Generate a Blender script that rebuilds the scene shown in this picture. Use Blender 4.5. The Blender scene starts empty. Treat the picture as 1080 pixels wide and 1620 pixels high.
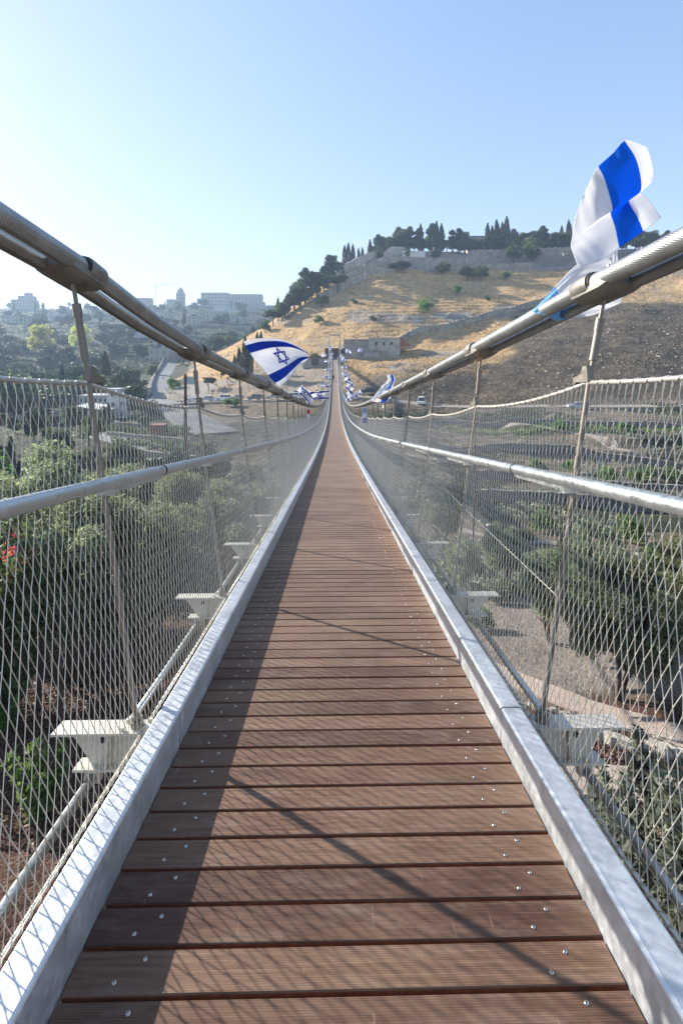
import bpy, math, random
import numpy as np
from mathutils import Vector, Matrix

scene = bpy.context.scene
col = scene.collection

# ---------------------------------------------------------------- camera, sky, sun, exposure
CAMX, YAW, F, PX0, PY0 = -0.034, 0.0153, 720.0, 540.0, 565.0
cam_d = bpy.data.cameras.new("camera"); cam = bpy.data.objects.new("camera", cam_d); col.objects.link(cam)
cam.location = (CAMX, 0, 0); cam.rotation_euler = (math.pi/2, 0, -YAW)
cam_d.sensor_fit = 'VERTICAL'; cam_d.sensor_height = 36.0; cam_d.sensor_width = 24.0; cam_d.lens = 16.0
cam_d.shift_y = -(810.0-PY0)/1620.0
cam_d.clip_start = 0.05; cam_d.clip_end = 20000
scene.camera = cam
SUN = Vector((-2.08, 1.3, 1.0)).normalized()
EL = math.asin(SUN.z); AZ = math.atan2(SUN.x, SUN.y)
world = bpy.data.worlds.new("World"); scene.world = world; world.use_nodes = True
wn = world.node_tree; bg = wn.nodes["Background"]
sky = wn.nodes.new("ShaderNodeTexSky"); sky.sky_type = 'NISHITA'; sky.sun_disc = False
sky.sun_elevation = EL; sky.sun_rotation = AZ; sky.altitude = 700; sky.air_density = 1.0; sky.dust_density = 0.5; sky.ozone_density = 1.6
# the camera's response rolls off the glow round the sun: colour / (1 + k colour), tinted back to blue
def _vm(op, a, b):
    n_ = wn.nodes.new("ShaderNodeVectorMath"); n_.operation = op
    for i_, v_ in enumerate((a, b)):
        if isinstance(v_, tuple): n_.inputs[i_].default_value = v_
        else: wn.links.new(v_, n_.inputs[i_])
    return n_.outputs[0]
_k = 0.11*2.55*1.32
_c = _vm('DIVIDE', sky.outputs[0], _vm('ADD', _vm('MULTIPLY', sky.outputs[0], (_k,)*3), (1, 1, 1)))
wn.links.new(_vm('MULTIPLY', _c, (1.98, 2.09, 2.44)), bg.inputs[0]); bg.inputs[1].default_value = 0.11
sd = bpy.data.lights.new("sun", 'SUN'); sd.energy = 5.0; sd.angle = math.radians(0.53); sd.color = (1.0, .93, .82)
so = bpy.data.objects.new("sun", sd); col.objects.link(so); so.rotation_euler = SUN.to_track_quat('Z', 'Y').to_euler(); so.location = (-60, 50, 60)
scene.view_settings.view_transform = 'Standard'; scene.view_settings.look = 'None'; scene.view_settings.gamma = 1
scene.view_settings.use_curve_mapping = False
scene.view_settings.exposure = 1.35
scene.cycles.volume_bounces = 0; scene.cycles.max_bounces = 6; scene.cycles.transparent_max_bounces = 16
HAZE_DENSITY = 0.00034

rnd = random.Random(7); nrs = np.random.RandomState(11)

def P(px, py, Z):                     # a place seen in the photograph, at a depth in metres
    xc = (px-PX0)/F*Z; h = (PY0-py)/F*Z
    return Vector((CAMX + xc*math.cos(YAW) + Z*math.sin(YAW), Z*math.cos(YAW) - xc*math.sin(YAW), h))

def to_px(x, y):
    x = np.asarray(x, float)-CAMX; y = np.asarray(y, float)
    xc = x*math.cos(YAW) - y*math.sin(YAW); Z = y*math.cos(YAW) + x*math.sin(YAW)
    Zc = np.maximum(Z, 4.0)
    return PX0 + F*xc/Zc, Zc

# ---------------------------------------------------------------- helpers
def tag(o, label=None, cat=None, group=None, kind=None):
    if label: o["label"] = label
    if cat: o["category"] = cat
    if group: o["group"] = group
    if kind: o["kind"] = kind
    return o

def empty(name, loc, rz=0, label=None, cat=None, group=None, sc=1):
    o = bpy.data.objects.new(name, None); col.objects.link(o); o.location = loc; o.rotation_euler = (0, 0, rz)
    o.scale = (sc,)*3 if not isinstance(sc, (tuple, list)) else sc
    o.empty_display_size = .2
    return tag(o, label, cat, group)

def link(name, me, parent=None, loc=(0, 0, 0), rot=(0, 0, 0), sc=(1, 1, 1)):
    o = bpy.data.objects.new(name, me); col.objects.link(o)
    if parent: o.parent = parent
    o.location = loc; o.rotation_euler = rot; o.scale = sc
    return o

class MB:
    def __init__(s): s.V = []; s.F = []; s.M = []; s.UV = {}; s.mi = 0
    def add(s, V, Fs, mi=None):
        b = len(s.V); s.V += [tuple(v) for v in V]; s.F += [tuple(i+b for i in f) for f in Fs]
        s.M += [s.mi if mi is None else mi]*len(Fs); return s
    def box(s, c, d, ax=None, mi=None):
        c = Vector(c); ax = ax or (Vector((1, 0, 0)), Vector((0, 1, 0)), Vector((0, 0, 1)))
        V = [c + ax[0]*(i*d[0]/2) + ax[1]*(j*d[1]/2) + ax[2]*(k*d[2]/2) for i in (-1, 1) for j in (-1, 1) for k in (-1, 1)]
        return s.add(V, [(0, 1, 3, 2), (4, 6, 7, 5), (0, 4, 5, 1), (2, 3, 7, 6), (0, 2, 6, 4), (1, 5, 7, 3)], mi)
    def rbox(s, c, d, r, mi=None):    # box with chamfered vertical and top edges
        x, y, z = d[0]/2, d[1]/2, d[2]/2; V = []
        for zz, q in ((-z, 0), (z-r, 0), (z, r)):
            for a, b in ((-x+r, -y+q), (x-r, -y+q), (x-q, -y+r), (x-q, y-r), (x-r, y-q), (-x+r, y-q), (-x+q, y-r), (-x+q, -y+r)):
                V.append((c[0]+a, c[1]+b, c[2]+zz))
        Fs = [tuple(range(7, -1, -1)), tuple(range(16, 24))]
        for l in (0, 8):
            for i in range(8): Fs.append((l+i, l+(i+1) % 8, l+8+(i+1) % 8, l+8+i))
        return s.add(V, Fs, mi)
    def tube(s, pts, r, n=8, cap=True, mi=None, up=Vector((0, 0, 1))):
        pts = [Vector(p) for p in pts]; m = len(pts); rs = r if isinstance(r, (list, tuple)) else [r]*m
        V = []
        for i, p in enumerate(pts):
            t = (pts[min(i+1, m-1)]-pts[max(i-1, 0)]).normalized()
            u = up if abs(t.dot(up)) < .95 else Vector((1, 0, 0))
            a = t.cross(u).normalized(); b = a.cross(t)
            for k in range(n):
                th = 2*math.pi*k/n; V.append(p + (a*math.cos(th)+b*math.sin(th))*rs[i])
        Fs = []
        for i in range(m-1):
            for k in range(n): Fs.append((i*n+k, i*n+(k+1) % n, (i+1)*n+(k+1) % n, (i+1)*n+k))
        if cap: Fs += [tuple(range(n-1, -1, -1)), tuple((m-1)*n+k for k in range(n))]
        return s.add(V, Fs, mi)
    def prism(s, poly, a, b, mi=None):   # poly: list of (u,v) ; a, b : functions mapping (u,v) to a point at either end
        n = len(poly); V = [a(*q) for q in poly] + [b(*q) for q in poly]
        Fs = [tuple(range(n-1, -1, -1)), tuple(range(n, 2*n))] + [(i, (i+1) % n, n+(i+1) % n, n+i) for i in range(n)]
        return s.add(V, Fs, mi)
    def mesh(s, name, mats, smooth=False):
        me = bpy.data.meshes.new(name); me.from_pydata([tuple(v) for v in s.V], [], s.F)
        for m in (mats if isinstance(mats, (list, tuple)) else [mats]): me.materials.append(m)
        me.polygons.foreach_set("material_index", s.M)
        if smooth: me.polygons.foreach_set("use_smooth", [True]*len(s.F))
        me.update(); return me
    def build(s, name, mats, parent=None, smooth=False, loc=None, rot=(0, 0, 0)):
        # vertices are in world space unless loc is given; the object's origin goes to the parent's
        me = s.mesh(name, mats, smooth)
        o = bpy.data.objects.new(name, me); col.objects.link(o)
        if parent:
            o.parent = parent
            if loc is None:
                pp = Vector(); q = parent
                while q: pp += q.location; q = q.parent
                me.transform(Matrix.Translation(-pp)); me.update()
        if loc is not None: o.location = loc; o.rotation_euler = rot
        return o

def smooth_by_angle(me, deg=35):
    me.polygons.foreach_set("use_smooth", [True]*len(me.polygons))
    try: me.set_sharp_from_angle(angle=math.radians(deg))
    except Exception: pass

def np_mesh(name, V, Fq, mats, mi=None, smooth=False):
    me = bpy.data.meshes.new(name); V = np.asarray(V, np.float32); Fq = np.asarray(Fq, np.int32); n, k = Fq.shape
    me.vertices.add(len(V)); me.vertices.foreach_set("co", V.ravel())
    me.loops.add(n*k); me.loops.foreach_set("vertex_index", Fq.ravel())
    me.polygons.add(n); me.polygons.foreach_set("loop_start", np.arange(0, n*k, k, dtype=np.int32))
    for m in (mats if isinstance(mats, (list, tuple)) else [mats]): me.materials.append(m)
    if mi is not None: me.polygons.foreach_set("material_index", np.asarray(mi, np.int32))
    me.polygons.foreach_set("use_smooth", np.full(n, smooth))
    me.update(calc_edges=True); return me

# ---------------------------------------------------------------- materials
class NT:
    def __init__(s, name):
        s.m = bpy.data.materials.new(name); s.m.use_nodes = True; s.t = s.m.node_tree; s.N = s.t.nodes; s.L = s.t.links
        s.b = s.N["Principled BSDF"]; s.out = s.N["Material Output"]
    def n(s, typ, **kw):
        x = s.N.new("ShaderNode"+typ)
        for k, v in kw.items(): setattr(x, k, v)
        return x
    def set(s, node, **kw):
        for k, v in kw.items():
            inp = node.inputs[int(k[1:])] if k[0] == 'i' and k[1:].isdigit() else node.inputs[k.replace('_', ' ')]
            if hasattr(v, 'is_output') or isinstance(v, bpy.types.NodeSocket): s.L.new(v, inp)
            else: inp.default_value = v
        return node
    def coord(s, which='Object'): return s.n("TexCoord").outputs[which]
    def mapping(s, vec, scale=(1, 1, 1), rot=(0, 0, 0)):
        m = s.n("Mapping"); s.L.new(vec, m.inputs[0]); m.inputs['Scale'].default_value = scale; m.inputs['Rotation'].default_value = rot; return m.outputs[0]
    def noise(s, vec, scale, detail=4, rough=.55, fac=True):
        x = s.n("TexNoise"); s.L.new(vec, x.inputs['Vector']); x.inputs['Scale'].default_value = scale; x.inputs['Detail'].default_value = detail; x.inputs['Roughness'].default_value = rough
        return x.outputs[0 if fac else 1]
    def ramp(s, fac, stops):
        r = s.n("ValToRGB"); s.L.new(fac, r.inputs[0]); e = r.color_ramp.elements
        while len(e) < len(stops): e.new(.5)
        for q, (p, c) in zip(e, stops): q.position = p; q.color = (*c, 1) if len(c) == 3 else c
        return r.outputs[0]
    def mix(s, fac, a, b, mode='MIX'):
        x = s.n("Mix", data_type='RGBA', blend_type=mode)
        for i, v in ((0, fac), (6, a), (7, b)):
            if isinstance(v, bpy.types.NodeSocket): s.L.new(v, x.inputs[i])
            else: x.inputs[i].default_value = v if i == 0 else (*v, 1)
        return x.outputs[2]
    def math(s, op, a, b=0.0, c=None):
        x = s.n("Math", operation=op)
        for i, v in enumerate((a, b) if c is None else (a, b, c)):
            if isinstance(v, bpy.types.NodeSocket): s.L.new(v, x.inputs[i])
            else: x.inputs[i].default_value = v
        return x.outputs[0]
    def bump(s, h, strength=.3, dist=.01):
        x = s.n("Bump"); s.L.new(h, x.inputs['Height']); x.inputs['Strength'].default_value = strength; x.inputs['Distance'].default_value = dist
        s.L.new(x.outputs[0], s.b.inputs['Normal']); return x
    def base(s, c):
        if isinstance(c, bpy.types.NodeSocket): s.L.new(c, s.b.inputs['Base Color'])
        else: s.b.inputs['Base Color'].default_value = (*c, 1)
    def pr(s, rough=.6, metal=0, spec=.5):
        if isinstance(rough, bpy.types.NodeSocket): s.L.new(rough, s.b.inputs['Roughness'])
        else: s.b.inputs['Roughness'].default_value = rough
        s.b.inputs['Metallic'].default_value = metal; s.b.inputs['Specular IOR Level'].default_value = spec

def simple(name, c, rough=.7, metal=0, var=.25, scale=3, bump=0, c2=None, spec=.4, detail=5, bdist=.02, coord='Object'):
    t = NT(name); co = t.coord(coord); f = t.noise(co, scale, detail)
    c2 = c2 or tuple(min(1, x*(1+var)) for x in c); c1 = c if c2 != c else c
    t.base(t.ramp(f, [(.3, tuple(x*(1-var) for x in c)), (.52, c1), (.72, c2)])); t.pr(rough, metal, spec)
    if bump: t.bump(t.noise(co, scale*3, 6), bump, bdist)
    return t.m

def wood_mat():
    t = NT("deck_hardwood"); co = t.coord('Object'); inf = t.n("ObjectInfo")
    g = t.mapping(co, (3, 90, 40)); off = t.n("VectorMath", operation='ADD'); t.L.new(g, off.inputs[0])
    rv = t.n("CombineXYZ"); t.L.new(t.math('MULTIPLY', inf.outputs['Random'], 57), rv.inputs[0]); t.L.new(t.math('MULTIPLY', inf.outputs['Random'], 31), rv.inputs[1]); t.L.new(rv.outputs[0], off.inputs[1])
    f = t.noise(off.outputs[0], 1.0, 5, .6)
    big = t.noise(t.mapping(t.coord('Generated'), (1, 1, 1)), 2.2, 3)
    ca = t.ramp(f, [(.25, (.028, .010, .006)), (.5, (.056, .022, .012)), (.75, (.110, .053, .031))])
    cb = t.ramp(f, [(.25, (.072, .033, .019)), (.5, (.130, .067, .040)), (.75, (.205, .128, .083))])
    c = t.mix(inf.outputs['Random'], ca, cb)
    pt_ = t.noise(t.mapping(t.n('NewGeometry').outputs['Position'], (.9, 1.3, 1)), 1.1, 5, .65); c = t.mix(t.ramp(pt_, [(.42, (0,)*3), (.62, (.5,)*3)]), c, (.20, .122, .075))
    # scuffed, sun-bleached middle of the walkway and rusty run-off by the right-hand kerb
    geo = t.n("NewGeometry"); sx = t.n("SeparateXYZ"); t.L.new(geo.outputs['Position'], sx.inputs[0])
    sc = t.noise(t.mapping(geo.outputs['Position'], (2.5, 9, 2.5)), 1.6, 6, .7)
    wear = t.math('MULTIPLY', t.n("MapRange").outputs[0] if 0 else t.math('SMOOTH_MIN', t.math('MULTIPLY', t.math('SUBTRACT', sc, .5), 4.0), .8, .2), .4)
    wear = t.math('MAXIMUM', wear, 0.0)
    c = t.mix(wear, c, (.24, .175, .135))
    ru = t.n("MapRange"); t.set(ru, Value=sx.outputs[0]); ru.inputs[1].default_value = .45; ru.inputs[2].default_value = .80
    ry = t.n("MapRange"); t.set(ry, Value=sx.outputs[1]); ry.inputs[1].default_value = 3.0; ry.inputs[2].default_value = 7.0
    rr = t.math('MULTIPLY', t.math('MULTIPLY', ru.outputs[0], ry.outputs[0]), t.math('MULTIPLY', sc, 1.1))
    c = t.mix(rr, c, (.26, .115, .045))
    # thin scratches
    vo = t.noise(t.mapping(geo.outputs['Position'], (40, 3, 3), (0, 0, .7)), 2.0, 2, .5)
    scr = t.ramp(vo, [(.70, (0, 0, 0)), (.74, (1, 1, 1))])
    c = t.mix(t.math('MULTIPLY', scr, .25), c, (.32, .25, .19))
    t.base(c); t.pr(t.ramp(f, [(.3, (.55,)*3), (.7, (.75,)*3)]), 0, .35); t.b.inputs['Sheen Weight'].default_value = .25; t.b.inputs['Sheen Roughness'].default_value = .35; t.b.inputs['Sheen Tint'].default_value = (1.0, .86, .76, 1)
    # reeded surface: fine ribs along the board
    s2 = t.n("SeparateXYZ"); t.L.new(co, s2.inputs[0])
    rib = t.math('SINE', t.math('MULTIPLY', s2.outputs[1], 2*math.pi/0.0062))
    h = t.math('ADD', t.math('MULTIPLY', rib, .5), t.math('MULTIPLY', f, 1.2))
    t.bump(h, .35, .0014)
    return t.m

def galv(name, c=(.50, .53, .56), rough=.42, metal=.75, scale=9, var=.18, streak=True):
    t = NT(name); co = t.n("NewGeometry").outputs['Position']
    f = t.noise(t.mapping(co, (1, 1, 1)), scale, 5, .6); v = t.n("TexVoronoi"); t.L.new(co, v.inputs['Vector']); v.inputs['Scale'].default_value = scale*6
    m = t.math('ADD', t.math('MULTIPLY', f, .8), t.math('MULTIPLY', v.outputs['Color'], .25))
    cc = t.ramp(m, [(.3, tuple(x*(1-var) for x in c)), (.55, c), (.75, tuple(min(1, x*(1+var)) for x in c))])
    big = t.noise(t.mapping(co, (1.5, .6, 3)), 1.5, 5, .65)
    cc = t.mix(t.ramp(big, [(.54, (0,)*3), (.68, (.28,)*3)]), cc, tuple(x*.62 for x in (c[0]*1.03, c[1]*.96, c[2]*.84)))
    dr = t.noise(t.mapping(co, (14, 14, 1.2)), 1.6, 3, .5); cc = t.mix(t.ramp(dr, [(.60, (0,)*3), (.68, (.35,)*3)]), cc, tuple(x*.55 for x in c))
    t.base(cc); t.pr(t.ramp(m, [(.3, (rough-.1,)*3), (.7, (rough+.12,)*3)]), metal, .5); t.bump(f, .08, .004)
    return t.m

def cable_mat(name, c, rough, metal, lay=.5, n=24):
    t = NT(name); uv = t.n("UVMap").outputs[0]; s = t.n("SeparateXYZ"); t.L.new(uv, s.inputs[0])
    ph = t.math('ADD', t.math('MULTIPLY', s.outputs[0], 2*math.pi*n/lay/1.0), t.math('MULTIPLY', s.outputs[1], 2*math.pi*n))
    w = t.math('SINE', ph)
    co = t.n("NewGeometry").outputs['Position']; f = t.noise(co, 6, 5, .6)
    cc = t.ramp(f, [(.3, tuple(x*.75 for x in c)), (.55, c), (.75, tuple(min(1, x*1.25) for x in c))])
    cc = t.mix(t.math('MULTIPLY', t.math('MAXIMUM', t.math('MULTIPLY', w, -1.0), 0.0), .5), cc, tuple(x*.4 for x in c))
    t.base(cc); t.pr(rough, metal, .5); t.bump(w, .16, .003)
    return t.m

M = {}
M['wood'] = wood_mat()
M['kerb'] = galv("galvanised_kerb", (.56, .59, .62), .44, .66, 9, .13)
M['wood_side'] = simple('hardwood_edge', (.17, .062, .03), .6, 0, .3, 30)
M['rail'] = galv("galvanised_rail", (.50, .53, .54), .36, .9, 14, .1)
M['beam'] = galv("galvanised_beam", (.50, .475, .41), .5, .25, 7, .12)
M['post'] = galv("weathered_post_steel", (.19, .17, .145), .45, .5, 20)
M['wire'] = simple("stainless_wire", (.56, .53, .47), .40, .6, .15, 30)
M['rope'] = simple("steel_rope", (.46, .44, .41), .42, .6, .2, 60, bump=.4, bdist=.003)
M['cable'] = cable_mat("locked_coil_cable", (.34, .35, .355), .42, .8)
M['cable2'] = cable_mat("smooth_coil_cable", (.30, .31, .315), .36, .8, .5, 40)
M['clamp'] = galv("cast_clamp_steel", (.20, .19, .17), .5, .6, 16)
M['rubber'] = simple("black_rubber", (.02, .02, .02), .7)
M['screw'] = simple("stainless_screw", (.48, .46, .44), .3, 1, .05)
M['dark'] = simple("dark_paint", (.03, .03, .032), .5)
M['rust'] = simple("rusty_steel", (.12, .055, .035), .8, .2, .4, 8)

# ---------------------------------------------------------------- the bridge
PC = [-1.0619505202424185e-10, 7.569431336846383e-08, -1.3761696397971186e-05, -0.00022581946140368895, 0.14773709712008595, 1.5919246049557034]
def D(z): return -float(np.polyval(PC, z))
def sl(z): return math.atan((D(z+.05)-D(z-.05))/.1)
def interp(z, xs, ys): return float(np.interp(z, xs, ys))
S = 1.85; Z0 = 2.45; ZEND = 167.0; KN = int((ZEND-Z0)/S)+1     # hanger spacing, first hanger
def XH(z): return interp(z, [0, 2.45, 4.3, 6.15, 8, 11, 95, ZEND, 200], [1.56, 1.42, 1.345, 1.305, 1.275, 1.25, 1.25, 2.03, 2.3])
def XT(z): return interp(z, [0, 2.45, 4.3, 8, 30, ZEND], [1.42, 1.345, 1.31, 1.26, 1.24, 1.24])
def LIFT(sx, z):
    b = interp(z, [0, .6, 2.45, 3.3, 4.3, 6, 100], [2.53, 2.49, 2.41, 2.325, 2.27, 2.265, 2.25] if sx < 0 else [2.36, 2.34, 2.335, 2.31, 2.285, 2.27, 2.25])
    return b + (max(0, z-88)/(ZEND-88))**2*7.6
def HMz(z): return interp(z, [0, 2.45, 4.3, 6.2], [1.80, 1.81, 1.75, 1.71])
HM = 1.71                                                     # height of the netting above the deck
bridge = empty('suspension_footbridge', (0, 0, D(0)), 0, 'long footbridge of brown boards between steel mesh sides and paired cables', 'footbridge')

# planks
PITCH = 0.1232; PWID = PITCH-.0115
def plank_mb(seed):
    r = random.Random(seed); mb = MB(); w = PWID/2; L = .795 + r.uniform(-.004, .002); t = .034; c = .003
    prof = [(-w, -t), (-w, -c), (-w+c, 0), (w-c, 0), (w, -c), (w, -t)]
    bow = r.uniform(-.0012, .0012)
    n = len(prof); V = []; st = 7
    for i in range(st):
        x = -L + 2*L*i/(st-1); q = bow*math.cos(i/(st-1)*math.pi)
        V += [(x, p[0]+q, p[1]) for p in prof]
    Fs = [tuple(range(n)), tuple((st-1)*n+k for k in range(n-1, -1, -1))]
    for i in range(st-1):
        for k in range(n): Fs.append((i*n+k, (i+1)*n+k, (i+1)*n+(k+1) % n, i*n+(k+1) % n))
    mb.add(V, Fs)
    for q in range(2, len(Fs)):
        if (q-2) % n in (0, n-2, n-1): mb.M[q] = 1
    return mb
plank_me = [plank_mb(s).mesh('plank', [M['wood'], M['wood_side']]) for s in range(5)]
sm = MB()
sm.tube([(0, 0, -.002), (0, 0, .0012), (0, 0, .0028)], [.0070, .0068, .004], 8); sm.mi = 1
sm.tube([(0, 0, .0026), (0, 0, .0032)], [.0024, .0022], 6)
screw_me = sm.mesh('screw', [M['screw'], M['dark']], True)
z = -2.2; i = 0; stuff = MB(); nscrew = 0
while z < ZEND:
    a = sl(z); jz = rnd.uniform(-.0012, .0012)
    if i < 300:
        p = link('plank', plank_me[i % 5], bridge, Vector((0, z, D(z)+jz))-bridge.location, (a+rnd.uniform(-.004, .004), 0, rnd.uniform(-.0012, .0012)))
        if z > .2 and nscrew < 292:
            for sx in (-1, 1):
                for dx, dy in ((-.033, -.027), (.033, .027)):
                    link('screw', screw_me, p, (sx*.627+dx+rnd.uniform(-.003, .003), dy+rnd.uniform(-.003, .003), .0005)); nscrew += 1
    else:
        ca, sa = math.cos(a), math.sin(a); src = plank_mb(i % 5)
        stuff.box((0, z, D(z)-.017), (1.59, PWID, .034), (Vector((1, 0, 0)), Vector((0, ca, sa)), Vector((0, -sa, ca))))
    z += PITCH*math.cos(a); i += 1
o = stuff.build('plank', M['wood'], bridge); tag(o, kind='stuff')

# frame points
def fr(z, x, up):                      # a point beside the deck: lateral x, height up square to the deck
    return Vector((x, z, D(z)+up))

# stringers below the deck
for sx in (-1, 1):
    mb = MB(); prof = [(-.03, -.19), (.03, -.19), (.03, -.045), (-.03, -.045)]
    zs = np.linspace(-2.2, ZEND, 120); V = []; Fs = []
    for q, zz in enumerate(zs): V += [fr(zz, sx*.62+u, v) for u, v in prof]
    for q in range(len(zs)-1):
        for k in range(4): Fs.append((q*4+k, q*4+(k+1) % 4, q*4+4+(k+1) % 4, q*4+4+k))
    mb.add(V, Fs).build('stringer', M['beam'], bridge)

# kerbs, segment by segment
KP = [(.800, -.05), (.800, .160), (.804, .1665), (.811, .170), (.896, .170), (.903, .1665), (.907, .160), (.907, -.05), (.899, -.05), (.899, .158), (.893, .163), (.813, .163), (.808, .158), (.808, -.05)]
zj = [2.27+S*k for k in range(-3, int((ZEND-2.27)/S)+1)] + [ZEND]
for sx in (-1, 1):
    for k in range(len(zj)-1):
        a, b = zj[k]+.0045, zj[k+1]-.0045; ja, jb = rnd.uniform(-.0025, .0025), rnd.uniform(-.0025, .0025)
        jx = rnd.uniform(-.0015, .0015)
        mb = MB(); n = len(KP); V = [fr(a, sx*(u+jx), v+ja) for u, v in KP]+[fr(b, sx*(u+jx), v+jb) for u, v in KP]
        Fs = [(i_, (i_+1) % n, n+(i_+1) % n, n+i_) for i_ in range(n)]
        # end rings
        for q in range(6): Fs.append((q, q+1, 13-q-1, 13-q)); Fs.append((n+q+1, n+q, n+13-q, n+13-q-1))
        mb.add(V, Fs).build('kerb', M['kerb'], bridge)

# crossbeams
def crossbeam(zk, near):
    mb = MB(); top = -.020; W = 1.51; fw = .115; dep = .175
    ax = None
    mb.box((0, 0, top-.006), (2*W, fw, .012))
    web = [(-W+.07, top-.012), (W-.07, top-.012), (W-.20, top-dep), (-W+.20, top-dep)]
    mb.prism(web, lambda u, v: (u, -.006, v), lambda u, v: (u, .006, v))
    mb.box((0, 0, top-dep-.006), (2*(W-.12), fw*.8, .012))
    for sx in (-1, 1):
        for xx in (1.22, 1.02): mb.box((sx*xx, 0, top-dep/2-.006), (.012, fw*.8, dep-.014))
        mb.box((sx*1.30, 0, top-dep-.05), (.08, .04, .06))
        if near:
            mb.tube([(sx*(W-.245), -.012, top-.06), (sx*(W-.245), .012, top-.06)], .015, 10, mi=1)
            for q in (-.06, .06): mb.tube([(sx*(1.09+q), -.035, top), (sx*(1.09+q), -.035, top+.018)], .012, 6)
            for q in (-.06, .06): mb.tube([(sx*(1.09+q), .035, top), (sx*(1.09+q), .035, top+.018)], .012, 6)
    return mb.mesh('crossbeam', [M['beam'], M['dark']])
cbn, cbf = crossbeam(0, True), crossbeam(0, False)
ks = list(range(-2, KN))
for k in ks:
    zk = Z0+S*k
    link('crossbeam', cbn if k < 5 else cbf, bridge, Vector((0, zk, D(zk)))-bridge.location, (sl(zk), 0, 0))

# tie tubes along the ends of the crossbeams
for sx in (-1, 1):
    for k in ks[:-1]:
        a, b = Z0+S*k+.03, Z0+S*(k+1)-.03
        mb = MB(); mb.tube([fr(a, sx*1.30, -.255), fr((a+b)/2, sx*1.30, -.262), fr(b, sx*1.30, -.255)], .024, 10 if k < 8 else 6)
        mb.build('tie_tube', M['rail'], bridge, True)

# posts, hangers, clamps
def XL(zk, f): return 1.045 + (XT(zk)-1.045)*f                 # lateral place of the net plane, f = 0 bottom .. 1 top
for k in ks:
    zk = Z0+S*k; near = k < 6
    for sx in (-1, 1):
        nn = 12 if near else 6
        top = fr(zk, sx*XT(zk), HMz(zk)); bot = fr(zk, sx*1.085, -.03)
        d = (top-bot).normalized()
        mb = MB(); mb.tube([bot+d*.0, bot+d*.05], .034, nn); mb.tube([bot+d*.04, bot+d*.075], .026, nn)
        mb.tube([bot+d*.07, bot+d*.80], [.013, .0145], nn); mb.tube([bot+d*.79, bot+d*.83], .018, nn); mb.tube([bot+d*.82, top-d*.46], .0142, nn)
        mb.tube([top-d*.47, top-d*.40], .019, nn); mb.tube([top-d*.41, top+d*.02], .0138, nn)
        po = mb.build('post', M['post'], bridge, True)
        smooth_by_angle(po.data)
        # foot that carries the net's top rope
        a = sl(zk); fy = Vector((0, math.cos(a), math.sin(a))); fx = Vector((1, 0, 0)); fz = Vector((0, -math.sin(a), math.cos(a)))
        mb = MB(); mb.prism([(-.022, -.012), (-.022, .075), (.02, .075), (.045, .035), (.125, .022), (.135, .0), (.13, -.02), (.10, -.004), (.03, -.012)],
                            lambda u, v: top+fx*(-.018)+fy*u+fz*(v+.02), lambda u, v: top+fx*.018+fy*u+fz*(v+.02))
        mb.build('rope_shoe', M['post'], bridge)
        # cable centres
        hi = fr(zk, sx*(XH(zk)-.058), LIFT(sx, zk)+.012); ho = fr(zk, sx*(XH(zk)+.072), LIFT(sx, zk)-.010)
        hm = fr(zk, sx*(XH(zk)+.005), LIFT(sx, zk)-.075)
        d2 = (hm-top); L = d2.length; d2.normalize()
        mb = MB(); s0 = top+d2*.07
        mb.tube([s0, s0+d2*.07], .011, nn); L2 = L-.10
        if L2 > .15:
            e = top+d2*max(.30, L-.10)
            mb.tube([s0+d2*.055, e-d2*.0], [.0205, .0185], nn); mb.tube([e-d2*.07, e], .0225, nn)
            mb.tube([e-d2*.01, hm+d2*.02], .011, nn)
        else: mb.tube([s0, hm], .012, nn)
        hg = mb.build('hanger', M['post'], bridge, True); smooth_by_angle(hg.data)
        # clamp: saddle under both cables, cap over the inner one, bolt
        dz = .3; t = (fr(zk+dz, sx*XH(zk+dz), LIFT(sx, zk+dz))-fr(zk-dz, sx*XH(zk-dz), LIFT(sx, zk-dz))).normalized()
        u = Vector((1, 0, 0)); u = (u - t*u.dot(t)).normalized(); v = u.cross(t); v = -v if v.z < 0 else v
        c0 = (hi+ho)/2
        mb = MB(); half = .17; xi = -sx*.07; xo = sx*.07
        def q(uu, vv, tt): return c0 + u*uu + v*vv + t*tt
        # lower saddle: hexagonal body tapering to its ends
        secs = []
        for tt, wv, dv in ((-half, .094, -.035), (-half+.05, .115, -.070), (half-.05, .115, -.070), (half, .094, -.035)):
            secs.append([q(-wv, .012, tt), q(-wv*.98, dv*.6, tt), q(-wv*.62, dv, tt), q(wv*.62, dv, tt), q(wv*.98, dv*.6, tt), q(wv, .004, tt), q(0, .0, tt)])
        V = sum(secs, []); n = 7
        Fs = [tuple(range(n-1, -1, -1)), tuple(3*n+j for j in range(n))] + [(r*n+j, r*n+(j+1) % n, (r+1)*n+(j+1) % n, (r+1)*n+j) for r in range(3) for j in range(n)]
        mb.add(V, Fs)
        for cc, rr, t0, t1 in ((hi, .062, -.03, .13), (ho, .052, .00, .12)):
            ring = []
            for tt, r2 in ((t0, rr), (t0+.016, rr+.004), (t1-.012, rr), (t1, rr-.006)): ring.append((tt, r2))
            mb.tube([cc+t*tt for tt, r2 in ring], [r2 for tt, r2 in ring], 16 if near else 8)
        cl = mb.build('clamp', M['clamp'], bridge); smooth_by_angle(cl.data, 40)
        mb = MB(); mb.tube([hi+t*(t0_) for t0_ in (-.052, -.030)], [.055, .055], 16 if near else 8); mb.build('seal_ring', M['rubber'], cl, True)
        mb = MB(); bc = c0 - t*.055
        mb.tube([bc, bc+v*.105], .010, 8); mb.tube([bc+v*.070, bc+v*.088], .018, 6); mb.build('bolt', M['screw'], cl)

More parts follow.
